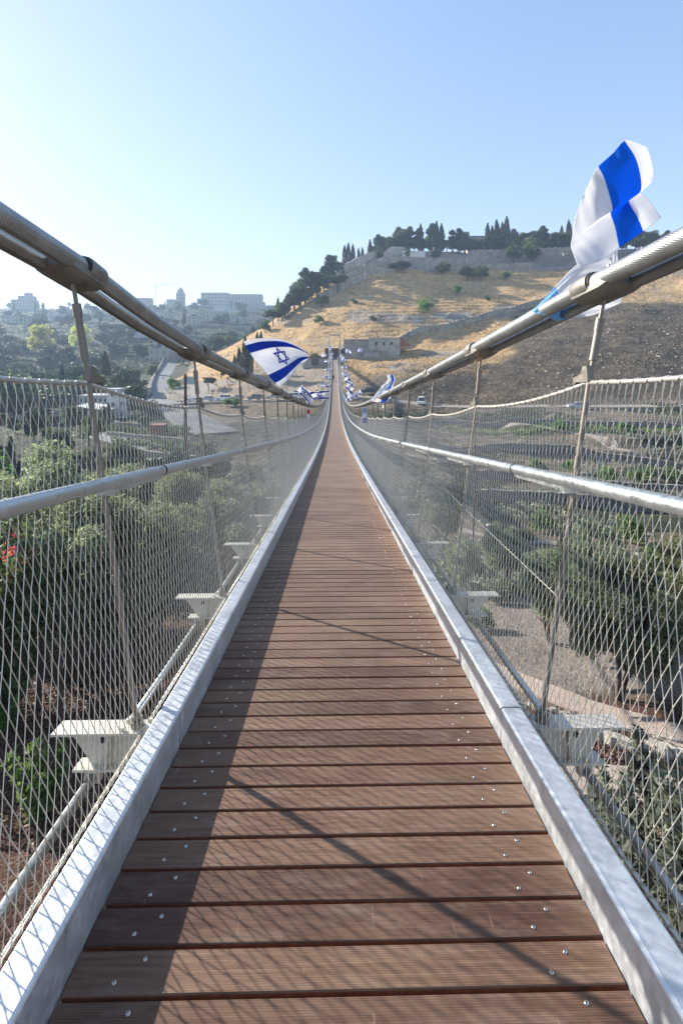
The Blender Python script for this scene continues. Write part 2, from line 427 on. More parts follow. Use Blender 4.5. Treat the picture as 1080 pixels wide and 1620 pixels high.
# main cables
def cable(sx, off, dh, R, mat, z0, z1, step, n):
    zs = []; zc = z0
    while zc < z1: zs.append(zc); zc += step if zc < 20 else step*4
    zs.append(z1); pts = [fr(q_, sx*(XH(q_)+off), LIFT(sx, q_)+dh) for q_ in zs]
    V = []; Fs = []; uv = []; acc = 0; m = len(pts); cum = [0]
    for i_ in range(1, m): cum.append(cum[-1]+(pts[i_]-pts[i_-1]).length)
    for i_, p in enumerate(pts):
        t = (pts[min(i_+1, m-1)]-pts[max(i_-1, 0)]).normalized(); a = t.cross(Vector((0, 0, 1))).normalized(); b = a.cross(t)
        for k_ in range(n+1):
            th = 2*math.pi*k_/n; V.append(p+(a*math.cos(th)+b*math.sin(th))*R)
    for i_ in range(m-1):
        for k_ in range(n):
            Fs.append((i_*(n+1)+k_, i_*(n+1)+k_+1, (i_+1)*(n+1)+k_+1, (i_+1)*(n+1)+k_))
            uv += [(cum[i_], k_/n), (cum[i_], (k_+1)/n), (cum[i_+1], (k_+1)/n), (cum[i_+1], k_/n)]
    mb = MB(); mb.add(V, Fs); o_ = mb.build('main_cable', mat, bridge, True)
    l = o_.data.uv_layers.new(name="UVMap"); l.data.foreach_set("uv", np.array(uv, np.float32).ravel())
for sx in (-1, 1):
    cable(sx, -.058, .012, .0475, M['cable'], -3, ZEND, .12, 28)
    cable(sx, .072, -.010, .042, M['cable2'], -3, ZEND, .12, 24)

# handrail
def XR(z): return interp(z, [0, 14, ZEND], [1.225, 1.15, 1.15])
def HR(z): return interp(z, [0, 2.5, 14, ZEND], [1.30, 1.285, 1.16, 1.16])
for sx in (-1, 1):
    zr = [3.12+2.65*q_ for q_ in range(-2, 62)] + [ZEND]
    for q_ in range(len(zr)-1):
        a, b = zr[q_]+.003, zr[q_+1]-.003; mb = MB()
        zz = np.linspace(a, b, 5); nn = 16 if q_ < 8 else 8
        mb.tube([fr(w, sx*XR(w), HR(w)) for w in zz], .0345, nn); ho_ = mb.build('handrail', M['rail'], bridge, True); smooth_by_angle(ho_.data)
        mb = MB(); mb.tube([fr(b-.008, sx*XR(b), HR(b)), fr(b+.014, sx*XR(b), HR(b))], .0362, nn); mb.build('joint_ring', M['rubber'], ho_, True)
    for k in ks:
        zk = Z0+S*k
        mb = MB(); ax = None
        def R_(dzz, dx, dv): return fr(zk+dzz, sx*(XR(zk+dzz)+dx), HR(zk+dzz)+dv)
        # plate under the rail, reaching out to the post
        poly = [(.02, -.044), (.10, -.056), (.62, -.054), (.66, -.044), (.66, -.033), (.02, -.033)]
        mb.prism(poly, lambda u_, v_: R_(u_, -.010, v_), lambda u_, v_: R_(u_, .010, v_))
        mb.prism([(-.018, -.07), (.018, -.07), (.06, -.034), (-.018, -.034)], lambda u_, v_: R_(u_, -.012, v_), lambda u_, v_: R_(u_, .085, v_))
        mb.build('rail_bracket', M['rail'], bridge)

# netting: one panel between two hangers
def net(zk, sx, cols=39, rows=26, wr=.0020, local=False, knots=True):
    f0, f1 = 0.0, 1.0
    def pt(u, v):                      # u along 0..1, v up 0..1
        zz = zk+S*u; sag = .045*4*u*(1-u)
        top = HMz(zz)-sag if zk > 1 else HMz(zz) - sag*.7
        up = -.030 + (top+.030)*v
        bulge = .012*math.sin(math.pi*v)*math.sin(math.pi*u)
        return fr(zz, sx*(XL(zz, v)-bulge), up)
    P_ = {}
    jr = random.Random(int(zk*100)+sx)
    def node(i_, j_):
        if (i_, j_) not in P_:
            u = i_/(2*cols); v = j_/rows
            P_[(i_, j_)] = pt(min(max(u+(jr.gauss(0, .0012) if 0 < u < 1 else 0), 0), 1), v + (jr.gauss(0, .0016) if 0 < j_ < rows else 0))
        return P_[(i_, j_)]
    V = []; Fs = []
    def seg(a, b, r):
        t = (b-a).normalized(); s_ = t.cross(Vector((1, 0, 0))).normalized(); w_ = s_.cross(t); o_ = len(V)
        for p in (a, b):
            for q_ in range(3):
                th = 2.094*q_; V.append(p+(s_*math.cos(th)+w_*math.sin(th))*r)
        for q_ in range(3): Fs.append((o_+q_, o_+(q_+1) % 3, o_+3+(q_+1) % 3, o_+3+q_))
    topn = rows-1
    for j_ in range(rows-1):
        for i_ in range(2*cols+1):
            if (i_+j_) % 2: continue
            if i_+1 <= 2*cols: seg(node(i_, j_), node(i_+1, j_+1), wr)
            if i_-1 >= 0: seg(node(i_, j_), node(i_-1, j_+1), wr)
            if knots and j_ > 0:
                c = node(i_, j_); hh = .0125; r_ = wr*1.75; o_ = len(V); upv = (node(i_, j_+2 if j_+2 <= rows else j_)-c) if j_+2 <= rows else Vector((0, 0, 1)); upv.normalize()
                s_ = upv.cross(Vector((1, 0, 0))).normalized(); w_ = s_.cross(upv)
                V.append(c-upv*hh)
                for q_ in range(4): V.append(c+(s_*math.cos(q_*1.571)+w_*math.sin(q_*1.571))*r_)
                V.append(c+upv*hh)
                for q_ in range(4): Fs.append((o_, o_+1+q_, o_+1+(q_+1) % 4)); Fs.append((o_+5, o_+1+(q_+1) % 4, o_+1+q_))
    # short vertical loops up to the top rope
    for i_ in range(2*cols+1):
        if (i_+topn) % 2: continue
        a = node(i_, topn); b = pt(i_/(2*cols), 1.0); a2 = a.lerp(b, .45); seg(a, a2, wr*1.3); seg(a2, b, wr*2.3)
    mb = MB(); mb.V = V; mb.F = Fs; mb.M = [0]*len(Fs)
    return mb
def ropes(zk, sx, n=8):
    mb = MB(); us = np.linspace(0, 1, 9 if n > 6 else 5)
    mb.tube([fr(zk+S*u, sx*XT(zk+S*u), HMz(zk+S*u)-(.045 if zk > 1 else .04)*4*u*(1-u)+.004) for u in us], .0115, n)
    return mb
def lace(zk, sx):                       # lacing rope wound round the top rope
    mb = MB(); pts = []; N = 41*6
    for q_ in range(N+1):
        u = q_/N; th = 2*math.pi*41*u/2
        c = fr(zk+S*u, sx*XT(zk+S*u), HMz(zk+S*u)-(.045 if zk > 1 else .04)*4*u*(1-u)+.004)
        pts.append(c+Vector((math.cos(th)*.0135, 0, math.sin(th)*.0135)))
    mb.tube(pts, .0032, 3, cap=False); return mb
KS = 5
for sx in (-1, 1):
    for k in range(-2, KS):
        zk = Z0+S*k; o = net(zk, sx, cols=39).build('net_panel', M['wire'], bridge)
        ropes(zk, sx).build('top_rope', M['rope'], bridge, True)
        lace(zk, sx).build('lacing', M['wire'], bridge)
        lb = MB(); lb.tube([fr(zk+S*q_/180, sx*1.045, -.030)+Vector((math.cos(q_*1.4)*.0105, 0, math.sin(q_*1.4)*.0105)) for q_ in range(181)], .0035, 3, cap=False); lb.build('lacing', M['wire'], bridge)
        mb = MB(); mb.tube([fr(zk+S*u, sx*1.045, -.030) for u in (0, .5, 1)], .0085, 8); mb.build('bottom_rope', M['wire'], bridge, True)
    # farther panels share one mesh each side
    zr_ = Z0+S*KS
    nets = []
    for (c_, r_, w_, kn) in ((39, 26, .0020, True), (39, 26, .0017, False), (28, 18, .0021, False)):
        b_ = net(zr_, sx, c_, r_, w_, knots=kn); me = b_.mesh('net_panel', M['wire'])
        T = Matrix.Rotation(-sl(zr_+S/2), 4, 'X') @ Matrix.Translation(-Vector((0, zr_, D(zr_)))); me.transform(T); nets.append(me)
    rb = MB(); rb = ropes(zr_, sx, 6).mesh('top_rope', M['rope'], True); rb.transform(T)
    bb = MB(); bb.tube([fr(zr_+S*u, sx*1.045, -.030) for u in (0, 1)], .0085, 6); bb = bb.mesh('bottom_rope', M['wire'], True); bb.transform(T)
    for k in range(KS, KN-1):
        zk = Z0+S*k; me = nets[0] if k < 12 else nets[1] if k < 24 else nets[2]
        a = math.atan((D(zk+S)-D(zk))/S)
        for nm, mm in (('net_panel', me), ('top_rope', rb), ('bottom_rope', bb)):
            link(nm, mm, bridge, Vector((0, zk, D(zk)))-bridge.location, (a, 0, 0))

# far end portal and abutment
dE = D(ZEND)
for sx in (-1, 1):
    mb = MB(); mb.box((sx*2.03, ZEND+.5, dE+4.4-1.0), (.34, .40, 11.0)); mb.build('portal_leg', M['clamp'], bridge)
mb = MB(); mb.box((0, ZEND+.5, dE+9.1), (3.72, .34, .38)); mb.build('portal_crossbar', M['clamp'], bridge)
# wedge of timber in the second clamp on the right
a, b = P(752, 572, 4.15), P(776, 553, 4.35)
mb = MB(); mb.tube([a, b], .018, 4); mb.build('timber_wedge', simple("raw_timber", (.42, .22, .11), .8), bridge)
# slack wire outside the right-hand netting
# ---------------------------------------------------------------- the ground
COLS = {
 -250: [(115,676),(150,658),(200,634),(260,606),(330,568),(450,532),(600,512),(750,498),(850,496),(1200,510)],
 0:    [(115,675),(150,656),(200,630),(260,604),(330,566),(450,527),(600,506),(750,492),(850,490),(1200,505)],
 150:  [(115,674),(150,655),(200,628),(260,598),(330,564),(450,525),(600,506),(750,492),(850,490),(1200,505)],
 300:  [(115,668),(140,641),(165,625),(190,606),(250,580),(330,556),(450,526),(600,502),(750,488),(850,486),(1200,505)],
 400:  [(115,658),(132,638),(150,628),(165,603),(190,572),(215,538),(235,532),(280,548),(330,545),(450,524),(600,500),(800,484),(1200,505)],
 470:  [(115,650),(132,636),(150,622),(165,592),(190,554),(215,508),(232,487),(290,505),(400,529),(600,508),(800,488),(1200,505)],
 530:  [(115,646),(130,634),(150,604),(165,578),(174,570),(190,540),(215,491),(240,451),(255,437),(300,445),(500,500),(800,500),(1200,510)],
 600:  [(95,667),(115,645),(128,632),(140,606),(155,580),(164,572),(176,556),(200,505),(225,458),(250,418),(262,410),(320,420),(600,480),(1200,510)],
 700:  [(90,682),(112,645),(122,638),(135,606),(160,565),(190,520),(220,473),(245,433),(262,410),(272,402),(330,412),(600,470),(1200,510)],
 850:  [(75,702),(104,646),(114,637),(135,592),(160,551),(190,508),(220,460),(245,424),(262,401),(272,399),(330,412),(600,470),(1200,510)],
 1000: [(70,708),(97,647),(106,638),(125,590),(150,543),(180,493),(205,460),(230,424),(250,400),(262,399),(330,412),(600,470),(1200,510)],
 1250: [(70,708),(92,650),(102,642),(125,590),(150,543),(180,493),(205,460),(230,424),(250,400),(262,399),(330,412),(600,470),(1200,510)],
}
def HZ(px, Z): w = np.clip((np.asarray(px, float)-300)/100, 0, 1); return Z + w*.45*(np.clip(Z, 165, 275)-165)      # depth of the hill behind the far bridge head
def UZ(px, Z): w = np.clip((np.asarray(px, float)-300)/100, 0, 1); return np.where(Z < 165, Z, np.where(Z < 165+110*(1+.45*w), 165+(Z-165)/(1+.45*w), Z-49.5*w))
cp = []
for px, L in COLS.items():
    L = [(float(HZ(px, a_)), b_) for a_, b_ in L]
    for Z, h in ((4, -6.3), (5.5, -6.45), (8, -6.95), (12, -8.2), (20, -10.5), (30, -12.5), (45, -14.2), (65, -15.4), (90, -15.6 if px < 560 else -15)):
        if Z < L[0][0]*.93: cp.append((px, Z, (PY0 - (PY0-h*F/Z))/F))
    for Z, py in L: cp.append((px, Z, (PY0-py)/F))
cp = np.array(cp)
def _co(px, Z): return np.stack([np.clip(px, -250, 1250)/170.0, np.log(Z)*4.5], -1)
cx = _co(cp[:, 0], cp[:, 1])
def _k(d2): return np.sqrt(d2+.08)
A = _k(((cx[:, None]-cx[None])**2).sum(-1)); n = len(cx)
T1 = np.concatenate([np.ones((n, 1)), cx], 1)
sol = np.linalg.solve(np.block([[A, T1], [T1.T, np.zeros((3, 3))]]), np.concatenate([cp[:, 2], np.zeros(3)]))
def _hash(ix, iy, s): 
    v = np.sin(ix*127.1+iy*311.7+s*74.7)*43758.5453; return v-np.floor(v)
def vnoise(x, y, s=0):
    ix, iy = np.floor(x), np.floor(y); fx, fy = x-ix, y-iy; fx = fx*fx*(3-2*fx); fy = fy*fy*(3-2*fy)
    a, b, c, d = _hash(ix, iy, s), _hash(ix+1, iy, s), _hash(ix, iy+1, s), _hash(ix+1, iy+1, s)
    return (a*(1-fx)+b*fx)*(1-fy)+(c*(1-fx)+d*fx)*fy
def fbm(x, y, s=0, o=4):
    r = 0; a = .5
    for i in range(o): r = r+a*vnoise(x*2**i, y*2**i, s+i*3); a *= .5
    return r/(1-.5**o)-.5
def sstep(a, b, x): t = np.clip((x-a)/(b-a), 0, 1); return t*t*(3-2*t)
def G0(x, y):
    x = np.asarray(x, float); y = np.asarray(y, float); shp = np.broadcast(x, y).shape
    x = np.broadcast_to(x, shp).ravel(); y = np.broadcast_to(y, shp).ravel()
    px, Z = to_px(x, y); q = _co(px, Z); out = np.zeros(len(px))
    for i in range(0, len(px), 20000):
        qq = q[i:i+20000]; K = _k(((qq[:, None]-cx[None])**2).sum(-1))
        out[i:i+20000] = K@sol[:n] + sol[n] + qq@sol[n+1:]
    return (out*Z).reshape(shp)
def G(x, y):
    x = np.asarray(x, float); y = np.asarray(y, float); h = G0(x, y); px, Z = to_px(x, y); py = PY0-F*h/Z
    # terraces on the valley side right of the bridge and on the top of the hill
    def terr(h, st, w, jx): 
        hh = h+jx; k = np.floor(hh/st); f = hh/st-k; return (k + sstep(.5-w, .5+w, f))*st - jx
    wv = fbm(x/40, y/40, 5)*1.2
    m = sstep(600, 680, px)*sstep(38, 48, Z)*(1-sstep(96, 108, Z))
    h = h*(1-m) + m*(terr(h+.0*y, 1.3, .10, wv)+ 0)
    Z = UZ(px, Z)
    m2 = sstep(560, 600, px)*sstep(226, 240, Z)*(1-sstep(262, 270, Z)); h = h*(1-m2)+m2*terr(h, 5.0, .08, wv)
    # hill roughness: gullies and rock ribs
    hm = sstep(150, 185, Z)*(1-sstep(285, 330, Z))*sstep(330, 420, px)*(1-m2)
    rid = 1-np.abs(fbm(x/26+y/60, y/34, 9)*4); h = h + hm*(fbm(x/38, y/38, 2)*6.0 + fbm(x/9, y/9, 3)*1.6 + rid*.5)
    m3 = hm*.28*(1-sstep(780, 860, px)); h = h*(1-m3)+m3*terr(h, 2.1, .22, fbm(x/30, y/30, 15)*3)
    h = h + sstep(118, 140, Z)*(1-sstep(160, 175, Z))*fbm(x/9, y/9, 8)*1.6*np.where(np.abs(px-535) < 26, .25, 1)
    h = h + sstep(300, 380, Z)*fbm(x/60, y/60, 4)*10
    h = h + (1-sstep(100, 140, Z))*sstep(9, 30, Z)*fbm(x/7, y/7, 6)*1.0 + (1-sstep(20, 40, Z))*fbm(x/1.1, y/1.1, 7)*.12
    return h
_ys = np.concatenate([np.linspace(-14, 3.8, 24), 4*np.exp(np.linspace(0, math.log(150/4), 330))[1:], np.linspace(150.5, 340, 290), 340*np.exp(np.linspace(0, math.log(1350/340), 84))[1:]])
_ts = np.concatenate([-np.geomspace(2.6, .82, 14), np.linspace(-.80, .80, 380), np.geomspace(.82, 2.6, 14)])
YY = np.repeat(_ys[:, None], len(_ts), 1); XX = _ts[None]*np.maximum(YY, 8) ; XX = XX + YY*YAW
HH = G(XX, YY)

ny, nx = XX.shape; idx = np.arange(ny*nx).reshape(ny, nx)
Fq = np.stack([idx[:-1, :-1], idx[:-1, 1:], idx[1:, 1:], idx[1:, :-1]], -1).reshape(-1, 4)

# what covers the ground where: a map fixed to the land (r dry grass, g green scrub, b dark stony soil; second: r mulch, g pale rock, b fine gravel)
px, Z = to_px(XX, YY); py = PY0-F*HH/Z; Z = UZ(px, Z)
def blob(cx_, cy_, rx, ry, soft=.5): return 1-sstep(1-soft, 1+soft, np.sqrt(((px-cx_)/rx)**2+((py-cy_)/ry)**2))
nz = fbm(XX/14, YY/14, 21); nz2 = fbm(XX/5, YY/5, 22)
gold = sstep(136, 156, Z)*(1-sstep(290, 330, Z))*sstep(280, 330, px+nz*90)
right = sstep(780, 900, px + (py-520)*.6 + nz*160)*sstep(462, 500, py+nz*30) ; right = np.maximum(right, sstep(565, 590, py+nz*40)*sstep(600, 700, px))
dark = np.clip(right, 0, 1)*sstep(98, 115, Z)
top = sstep(560, 600, px)*(1-sstep(420, 434, py+nz*12))*sstep(200, 225, Z)
rocky = np.clip(blob(465, 598, 90, 26)+blob(360, 618, 90, 16), 0, 1)*(Z > 120)*(Z < 190)
rock = np.clip(blob(590, 502, 40, 8)+blob(640, 505, 34, 8)+blob(720, 500, 36, 7)+blob(800, 492, 24, 9)+blob(570, 500, 18, 10)+blob(700, 560, 34, 7)+blob(640, 580, 30, 8)+blob(445, 508, 12, 4), 0, 1)*gold
rock = np.maximum(rock, gold*sstep(.20, .28, nz2+nz*.6)*.5)
gold = gold*(1-dark)*(1-top*.92)*(1-rocky*.8)
green = sstep(300, 340, Z)*1.0 + (1-sstep(96, 130, Z))*sstep(20, 30, Z)*sstep(-.02, .12, nz)*.8 + blob(1020, 488, 110, 14)*.8*(Z < 250)
green = np.clip(np.maximum(green, (px < 300)*(Z > 60)*.75), 0, 1)
mulch = (1-sstep(15, 19, Z))*np.maximum((px < 520)*1.0, blob(960, 1190, 210, 90))
grav = (1-sstep(16, 24, Z))*(px > 540)*(1-mulch)
rocky = np.clip(rocky + (Z < 115)*(Z > 18)*sstep(.0, .2, nz2)*.35, 0, 1)
ground_me = np_mesh('ground', np.stack([XX, YY, HH], -1).reshape(-1, 3), Fq, [], smooth=True)
def colattr(name, a, b, c):
    at = ground_me.color_attributes.new(name, 'FLOAT_COLOR', 'POINT')
    at.data.foreach_set("color", np.stack([a, b, c, np.ones_like(a)], -1).astype(np.float32).ravel())
colattr("cover", gold, green, dark); colattr("cover2", mulch, np.maximum(rock, rocky), np.maximum(grav, top))

def ground_mat():
    t = NT("hill_ground"); co = t.n("NewGeometry").outputs['Position']
    A1 = t.n("Attribute"); A1.attribute_name = "cover"; A2 = t.n("Attribute"); A2.attribute_name = "cover2"
    s1 = t.n("SeparateColor"); t.L.new(A1.outputs[0], s1.inputs[0]); s2 = t.n("SeparateColor"); t.L.new(A2.outputs[0], s2.inputs[0])
    nA = t.noise(co, .10, 8, .62); nB = t.noise(co, .55, 8, .68); nC = t.noise(co, 3.5, 6, .7); nD = t.noise(co, 22, 5, .7)
    soil = t.ramp(t.math('ADD', t.math('MULTIPLY', nB, .6), t.math('MULTIPLY', nC, .4)), [(.34, (.075, .055, .04)), (.5, (.17, .135, .10)), (.62, (.27, .225, .17))])
    gold_c = t.ramp(t.math('ADD', t.math('MULTIPLY', nA, .3), t.math('MULTIPLY', nB, .7)), [(.30, (.15, .10, .058)), (.41, (.36, .235, .115)), (.51, (.55, .37, .18)), (.68, (.66, .47, .25))])
    tuft = t.ramp(nC, [(.36, (.55,)*3), (.55, (1.05,)*3)]); gold_c = t.mix(1.0, gold_c, tuft, 'MULTIPLY')
    green_c = t.ramp(nB, [(.35, (.014, .020, .010)), (.5, (.036, .044, .022)), (.65, (.095, .09, .05))])
    dark_c = t.ramp(t.math('ADD', t.math('ADD', t.math('MULTIPLY', nA, .35), t.math('MULTIPLY', nB, .3)), t.math('MULTIPLY', nC, .35)), [(.36, (.030, .023, .016)), (.48, (.075, .058, .041)), (.57, (.165, .125, .085)), (.66, (.33, .26, .19))])
    rock_c = t.ramp(nC, [(.35, (.15, .13, .115)), (.5, (.30, .27, .235)), (.62, (.42, .39, .35))])
    mul_c = t.ramp(nD, [(.35, (.035, .018, .012)), (.5, (.12, .062, .042)), (.62, (.24, .14, .10))])
    gr_c = t.ramp(nD, [(.35, (.13, .10, .085)), (.5, (.30, .245, .21)), (.64, (.46, .40, .35))])
    def edge(f, k=.5): 
        return t.math('MULTIPLY', t.math('SUBTRACT', t.math('ADD', f, t.math('MULTIPLY', t.math('SUBTRACT', nB, .5), k*2)), .30), 2.5)
    def cl(x): return t.math('MINIMUM', t.math('MAXIMUM', x, 0.0), 1.0)
    c = soil
    c = t.mix(cl(edge(s1.outputs[1])), c, green_c)
    c = t.mix(cl(edge(s1.outputs[0], .3)), c, gold_c)
    c = t.mix(cl(edge(s2.outputs[1], .7)), c, rock_c)
    c = t.mix(cl(edge(s2.outputs[2], .3)), c, gr_c)
    c = t.mix(cl(edge(s1.outputs[2], .4)), c, dark_c)
    c = t.mix(cl(edge(s2.outputs[0], .2)), c, mul_c)
    t.base(c); t.pr(.9, 0, .2)
    hb = t.math('ADD', t.math('ADD', t.math('MULTIPLY', nB, 1.2), t.math('MULTIPLY', nC, .35)), t.math('MULTIPLY', nD, .05))
    t.bump(hb, 1.0, 1.1); return t.m
M['ground'] = ground_mat(); ground_me.materials.append(M['ground'])
ground = link('ground', ground_me); tag(ground, kind='structure')

def Gz(x, y): return float(G(np.array([x]), np.array([y]))[0])
def gp(px, Z, dz=0):
    Z = float(HZ(px, Z))
    p = P(px, PY0, Z); return Vector((p.x, p.y, Gz(p.x, p.y)+dz))

# ---- ribbons laid on the ground (roads, paths)
def ribbon(name, pts, w, mat, lift=.06, kind='structure', step=3.0, flat=True, label=None):
    Pp = [P(a, PY0, b) for a, b in pts]; out = []
    for i in range(len(Pp)-1):
        m = max(2, int((Pp[i+1]-Pp[i]).length/step))
        p0, p1, p2, p3 = Pp[max(i-1, 0)], Pp[i], Pp[i+1], Pp[min(i+2, len(Pp)-1)]
        for k in range(m):
            t = k/m; out.append(.5*((2*p1)+(p2-p0)*t+(2*p0-5*p1+4*p2-p3)*t*t+(3*p1-p0-3*p2+p3)*t**3))
    out.append(Pp[-1]); W = 9 if flat else 5; V = []; n_ = len(out)
    X = []; Y = []
    for i, p in enumerate(out):
        t = (out[min(i+1, n_-1)]-out[max(i-1, 0)]); t.z = 0; t.normalize(); s_ = Vector((t.y, -t.x, 0))
        for j in range(W): q = p+s_*w*(j/(W-1)-.5); X.append(q.x); Y.append(q.y)
    H = G(np.array(X), np.array(Y)).reshape(n_, W)
    if flat:
        m_ = H.max(1)*.75+H.mean(1)*.25; ker = np.ones(5)/5; m_ = np.convolve(np.pad(m_, 2, 'edge'), ker, 'valid'); H = np.repeat(m_[:, None], W, 1)
    V = np.stack([np.array(X), np.array(Y), H.ravel()+lift], -1)
    Vb = V.copy().reshape(n_, W, 3)
    lo = Vb[:, [0, -1]].copy(); lo[..., 2] -= 1.5 if flat else .3
    Va = np.concatenate([lo[:, :1], Vb, lo[:, 1:]], 1); W2 = W+2
    idx = np.arange(n_*W2).reshape(n_, W2); Fq = np.stack([idx[:-1, :-1], idx[:-1, 1:], idx[1:, 1:], idx[1:, :-1]], -1).reshape(-1, 4)
    o = link(name, np_mesh(name, Va.reshape(-1, 3), Fq, mat)); tag(o, label=label, kind=kind); return o, Vb
M['asphalt'] = simple("asphalt", (.16, .16, .165), .85, 0, .18, 1.2, c2=(.23, .22, .21))
M['dirt'] = simple("pale_dirt", (.26, .225, .185), .95, 0, .25, .8, bump=.3, bdist=.05)
M['gravel'] = simple("pink_gravel", (.40, .32, .27), .95, 0, .35, 30, bump=.8, bdist=.03)
M['stone'] = simple("pale_stone", (.40, .36, .30), .9, 0, .3, 1.2, bump=.5, bdist=.1)
M['paint'] = simple("road_paint", (.7, .7, .68), .7, 0, .1, 3)
road, rv = ribbon('road', [(345, 92), (318, 108), (290, 125), (262, 150), (250, 175), (252, 200), (258, 235), (272, 290), (283, 340)], 9.0, M['asphalt'], .15)
ribbon('road', [(470, 139), (560, 131), (640, 123), (700, 116), (800, 110), (930, 104), (1100, 98)], 5.5, M['dirt'], .10)
lot, _ = ribbon('car_park', [(285, 146), (330, 143), (400, 141), (470, 139.5), (520, 138)], 9, M['dirt'], .10)
lane, _ = ribbon('side_road', [(120, 92), (160, 90), (200, 84), (235, 76)], 6, M['asphalt'], .15)
ribbon('footpath', [(640, 17), (735, 13.0), (800, 11.4), (870, 10.3), (950, 9.4), (1040, 8.7), (1150, 8)], .85, M['gravel'], .05, flat=False, step=.3)
ribbon('footpath', [(800, 7.1), (900, 7.3), (1000, 7.2), (1100, 7.0), (1250, 6.8)], .8, M['gravel'], .05, flat=False, step=.3)
ribbon('track', [(640, 75), (760, 66), (900, 60), (1100, 52)], 1.6, M['dirt'], .08, flat=False, step=1)
ribbon('track', [(700, 36), (760, 33), (820, 31), (880, 30)], .9, M['dirt'], .08, flat=False, step=1)
ribbon('track', [(700, 98), (800, 90), (900, 80), (1000, 68), (1090, 60)], 1.8, M['dirt'], .08, flat=False, step=1)

# ---------------------------------------------------------------- stone walls
def wall(name, pts, h, th, mat, label, cat='wall', group=None, course=.5, jag=.12, base=-1.0, flat=False, part_len=None):
    # a dry stone wall that follows the ground: rough-faced sections, one mesh
    h *= float(HZ(*pts[0]))/pts[0][1]; Pp = [P(a, PY0, float(HZ(a, b))) for a, b in pts]; out = []; st = part_len or max(.6, (Pp[-1]-Pp[0]).length/120)
    for i in range(len(Pp)-1):
        m = max(1, int((Pp[i+1]-Pp[i]).length/st))
        for k in range(m): out.append(Pp[i].lerp(Pp[i+1], k/m))
    out.append(Pp[-1]); X = np.array([p.x for p in out]); Y = np.array([p.y for p in out]); H = G(X, Y)
    if flat: H[:] = H.max()
    else: H = np.convolve(np.pad(H, 3, 'edge'), np.ones(7)/7, 'valid')
    nc = max(2, int((h-base)/course)); V = []; n_ = len(out); r = random.Random(int(pts[0][0]*7+pts[0][1]))
    for i in range(n_):
        t = out[min(i+1, n_-1)]-out[max(i-1, 0)]; t.z = 0; t.normalize(); s_ = Vector((t.y, -t.x, 0))
        top = h*(1+r.uniform(-jag, jag)*.6)
        for side in (1, -1):
            rng = range(nc+1) if side > 0 else range(nc, -1, -1)
            for j in rng:
                z = base+(top-base)*j/nc; off = side*(th/2+r.uniform(-.5, .5)*jag*course)
                V.append((X[i]+s_.x*off, Y[i]+s_.y*off, H[i]+z))
    R = 2*(nc+1); Fs = []
    for i in range(n_-1):
        for j in range(R-1): Fs.append((i*R+j, (i+1)*R+j, (i+1)*R+j+1, i*R+j+1))
    Fs += [tuple(range(R)), tuple((n_-1)*R+j for j in range(R-1, -1, -1))]
    mb = MB(); mb.add(V, Fs); root = empty(name, (X[0], Y[0], H[0]), 0, label, cat, group)
    mb.build('masonry', mat, root); return root
def masonry_mat(name, c, c2, scale, mortar=.6):
    t = NT(name); co = t.n("NewGeometry").outputs['Position']; v = t.n("TexVoronoi", feature='DISTANCE_TO_EDGE'); t.L.new(t.mapping(co, (scale, scale, scale*1.7)), v.inputs['Vector']); v.inputs['Scale'].default_value = 1
    v2 = t.n("TexVoronoi"); t.L.new(t.mapping(co, (scale, scale, scale*1.7)), v2.inputs['Vector']); v2.inputs['Scale'].default_value = 1
    cc = t.mix(t.noise(v2.outputs['Color'], 3, 2), c, c2); nn = t.noise(co, .3, 6, .6); cc = t.mix(t.ramp(nn, [(.45, (0,)*3), (.65, (.5,)*3)]), cc, tuple(x*.45 for x in c))
    e = t.ramp(v.outputs['Distance'], [(.02, (mortar,)*3), (.12, (1,)*3)]); cc = t.mix(1.0, cc, e, 'MULTIPLY'); t.base(cc); t.pr(.9, 0, .2)
    t.bump(v.outputs['Distance'], .7, .12); return t.m
M['mas'] = masonry_mat("limestone_masonry", (.27, .24, .20), (.50, .45, .37), .9)
M['masp'] = masonry_mat("pale_ashlar", (.40, .365, .305), (.64, .59, .50), .9, .6)
M['masg'] = masonry_mat("grey_rubble", (.17, .155, .14), (.30, .275, .245), 1.3)

wall('retaining_wall', [(532, 243), (560, 256), (600, 263), (640, 266)], 5.2, .8, M['masp'], 'sunlit pale stone wall rising under the first cypresses at the left end of the hilltop', jag=.05)
wall('retaining_wall', [(540, 238), (580, 246), (640, 251), (700, 254), (770, 254)], 3.6, .9, M['mas'], 'long grey terrace wall running below the white wall on the hilltop')
wall('retaining_wall', [(500, 233), (540, 233), (580, 238), (625, 240)], 3.0, .7, M['mas'], 'grey roadside wall with lamp poles at the left shoulder of the hill')
wall('retaining_wall', [(636, 261), (672, 262)], 5.4, .8, simple("whitewashed_render", (.62, .59, .52), .85, 0, .08, .4), 'short whitewashed wall block in front of the hilltop pines', jag=.01, flat=True)
wall('retaining_wall', [(740, 258), (800, 258), (850, 256), (905, 252)], 5.0, 1, M['mas'], 'high grey terrace wall under the tall cypress clump on the hilltop')
wall('retaining_wall', [(860, 246), (930, 244), (1010, 240), (1100, 236)], 4.2, 1, M['masg'], 'dark rubble terrace wall behind the large blue and white flag')
wall('retaining_wall', [(660, 247), (720, 247), (790, 246), (840, 243)], 2.6, .8, M['mas'], 'low terrace wall behind the small round trees at the upper edge of the dry grass')
wall('retaining_wall', [(612, 176), (650, 183), (700, 189), (760, 197), (830, 205), (900, 208)], 2.8, .8, M['mas'], 'long diagonal stone wall climbing across the dry grass slope from the stone building')
wall('retaining_wall', [(236, 170), (240, 200), (247, 240), (262, 300)], 3.0, .8, M['mas'], 'curved stone retaining wall along the left edge of the valley road')
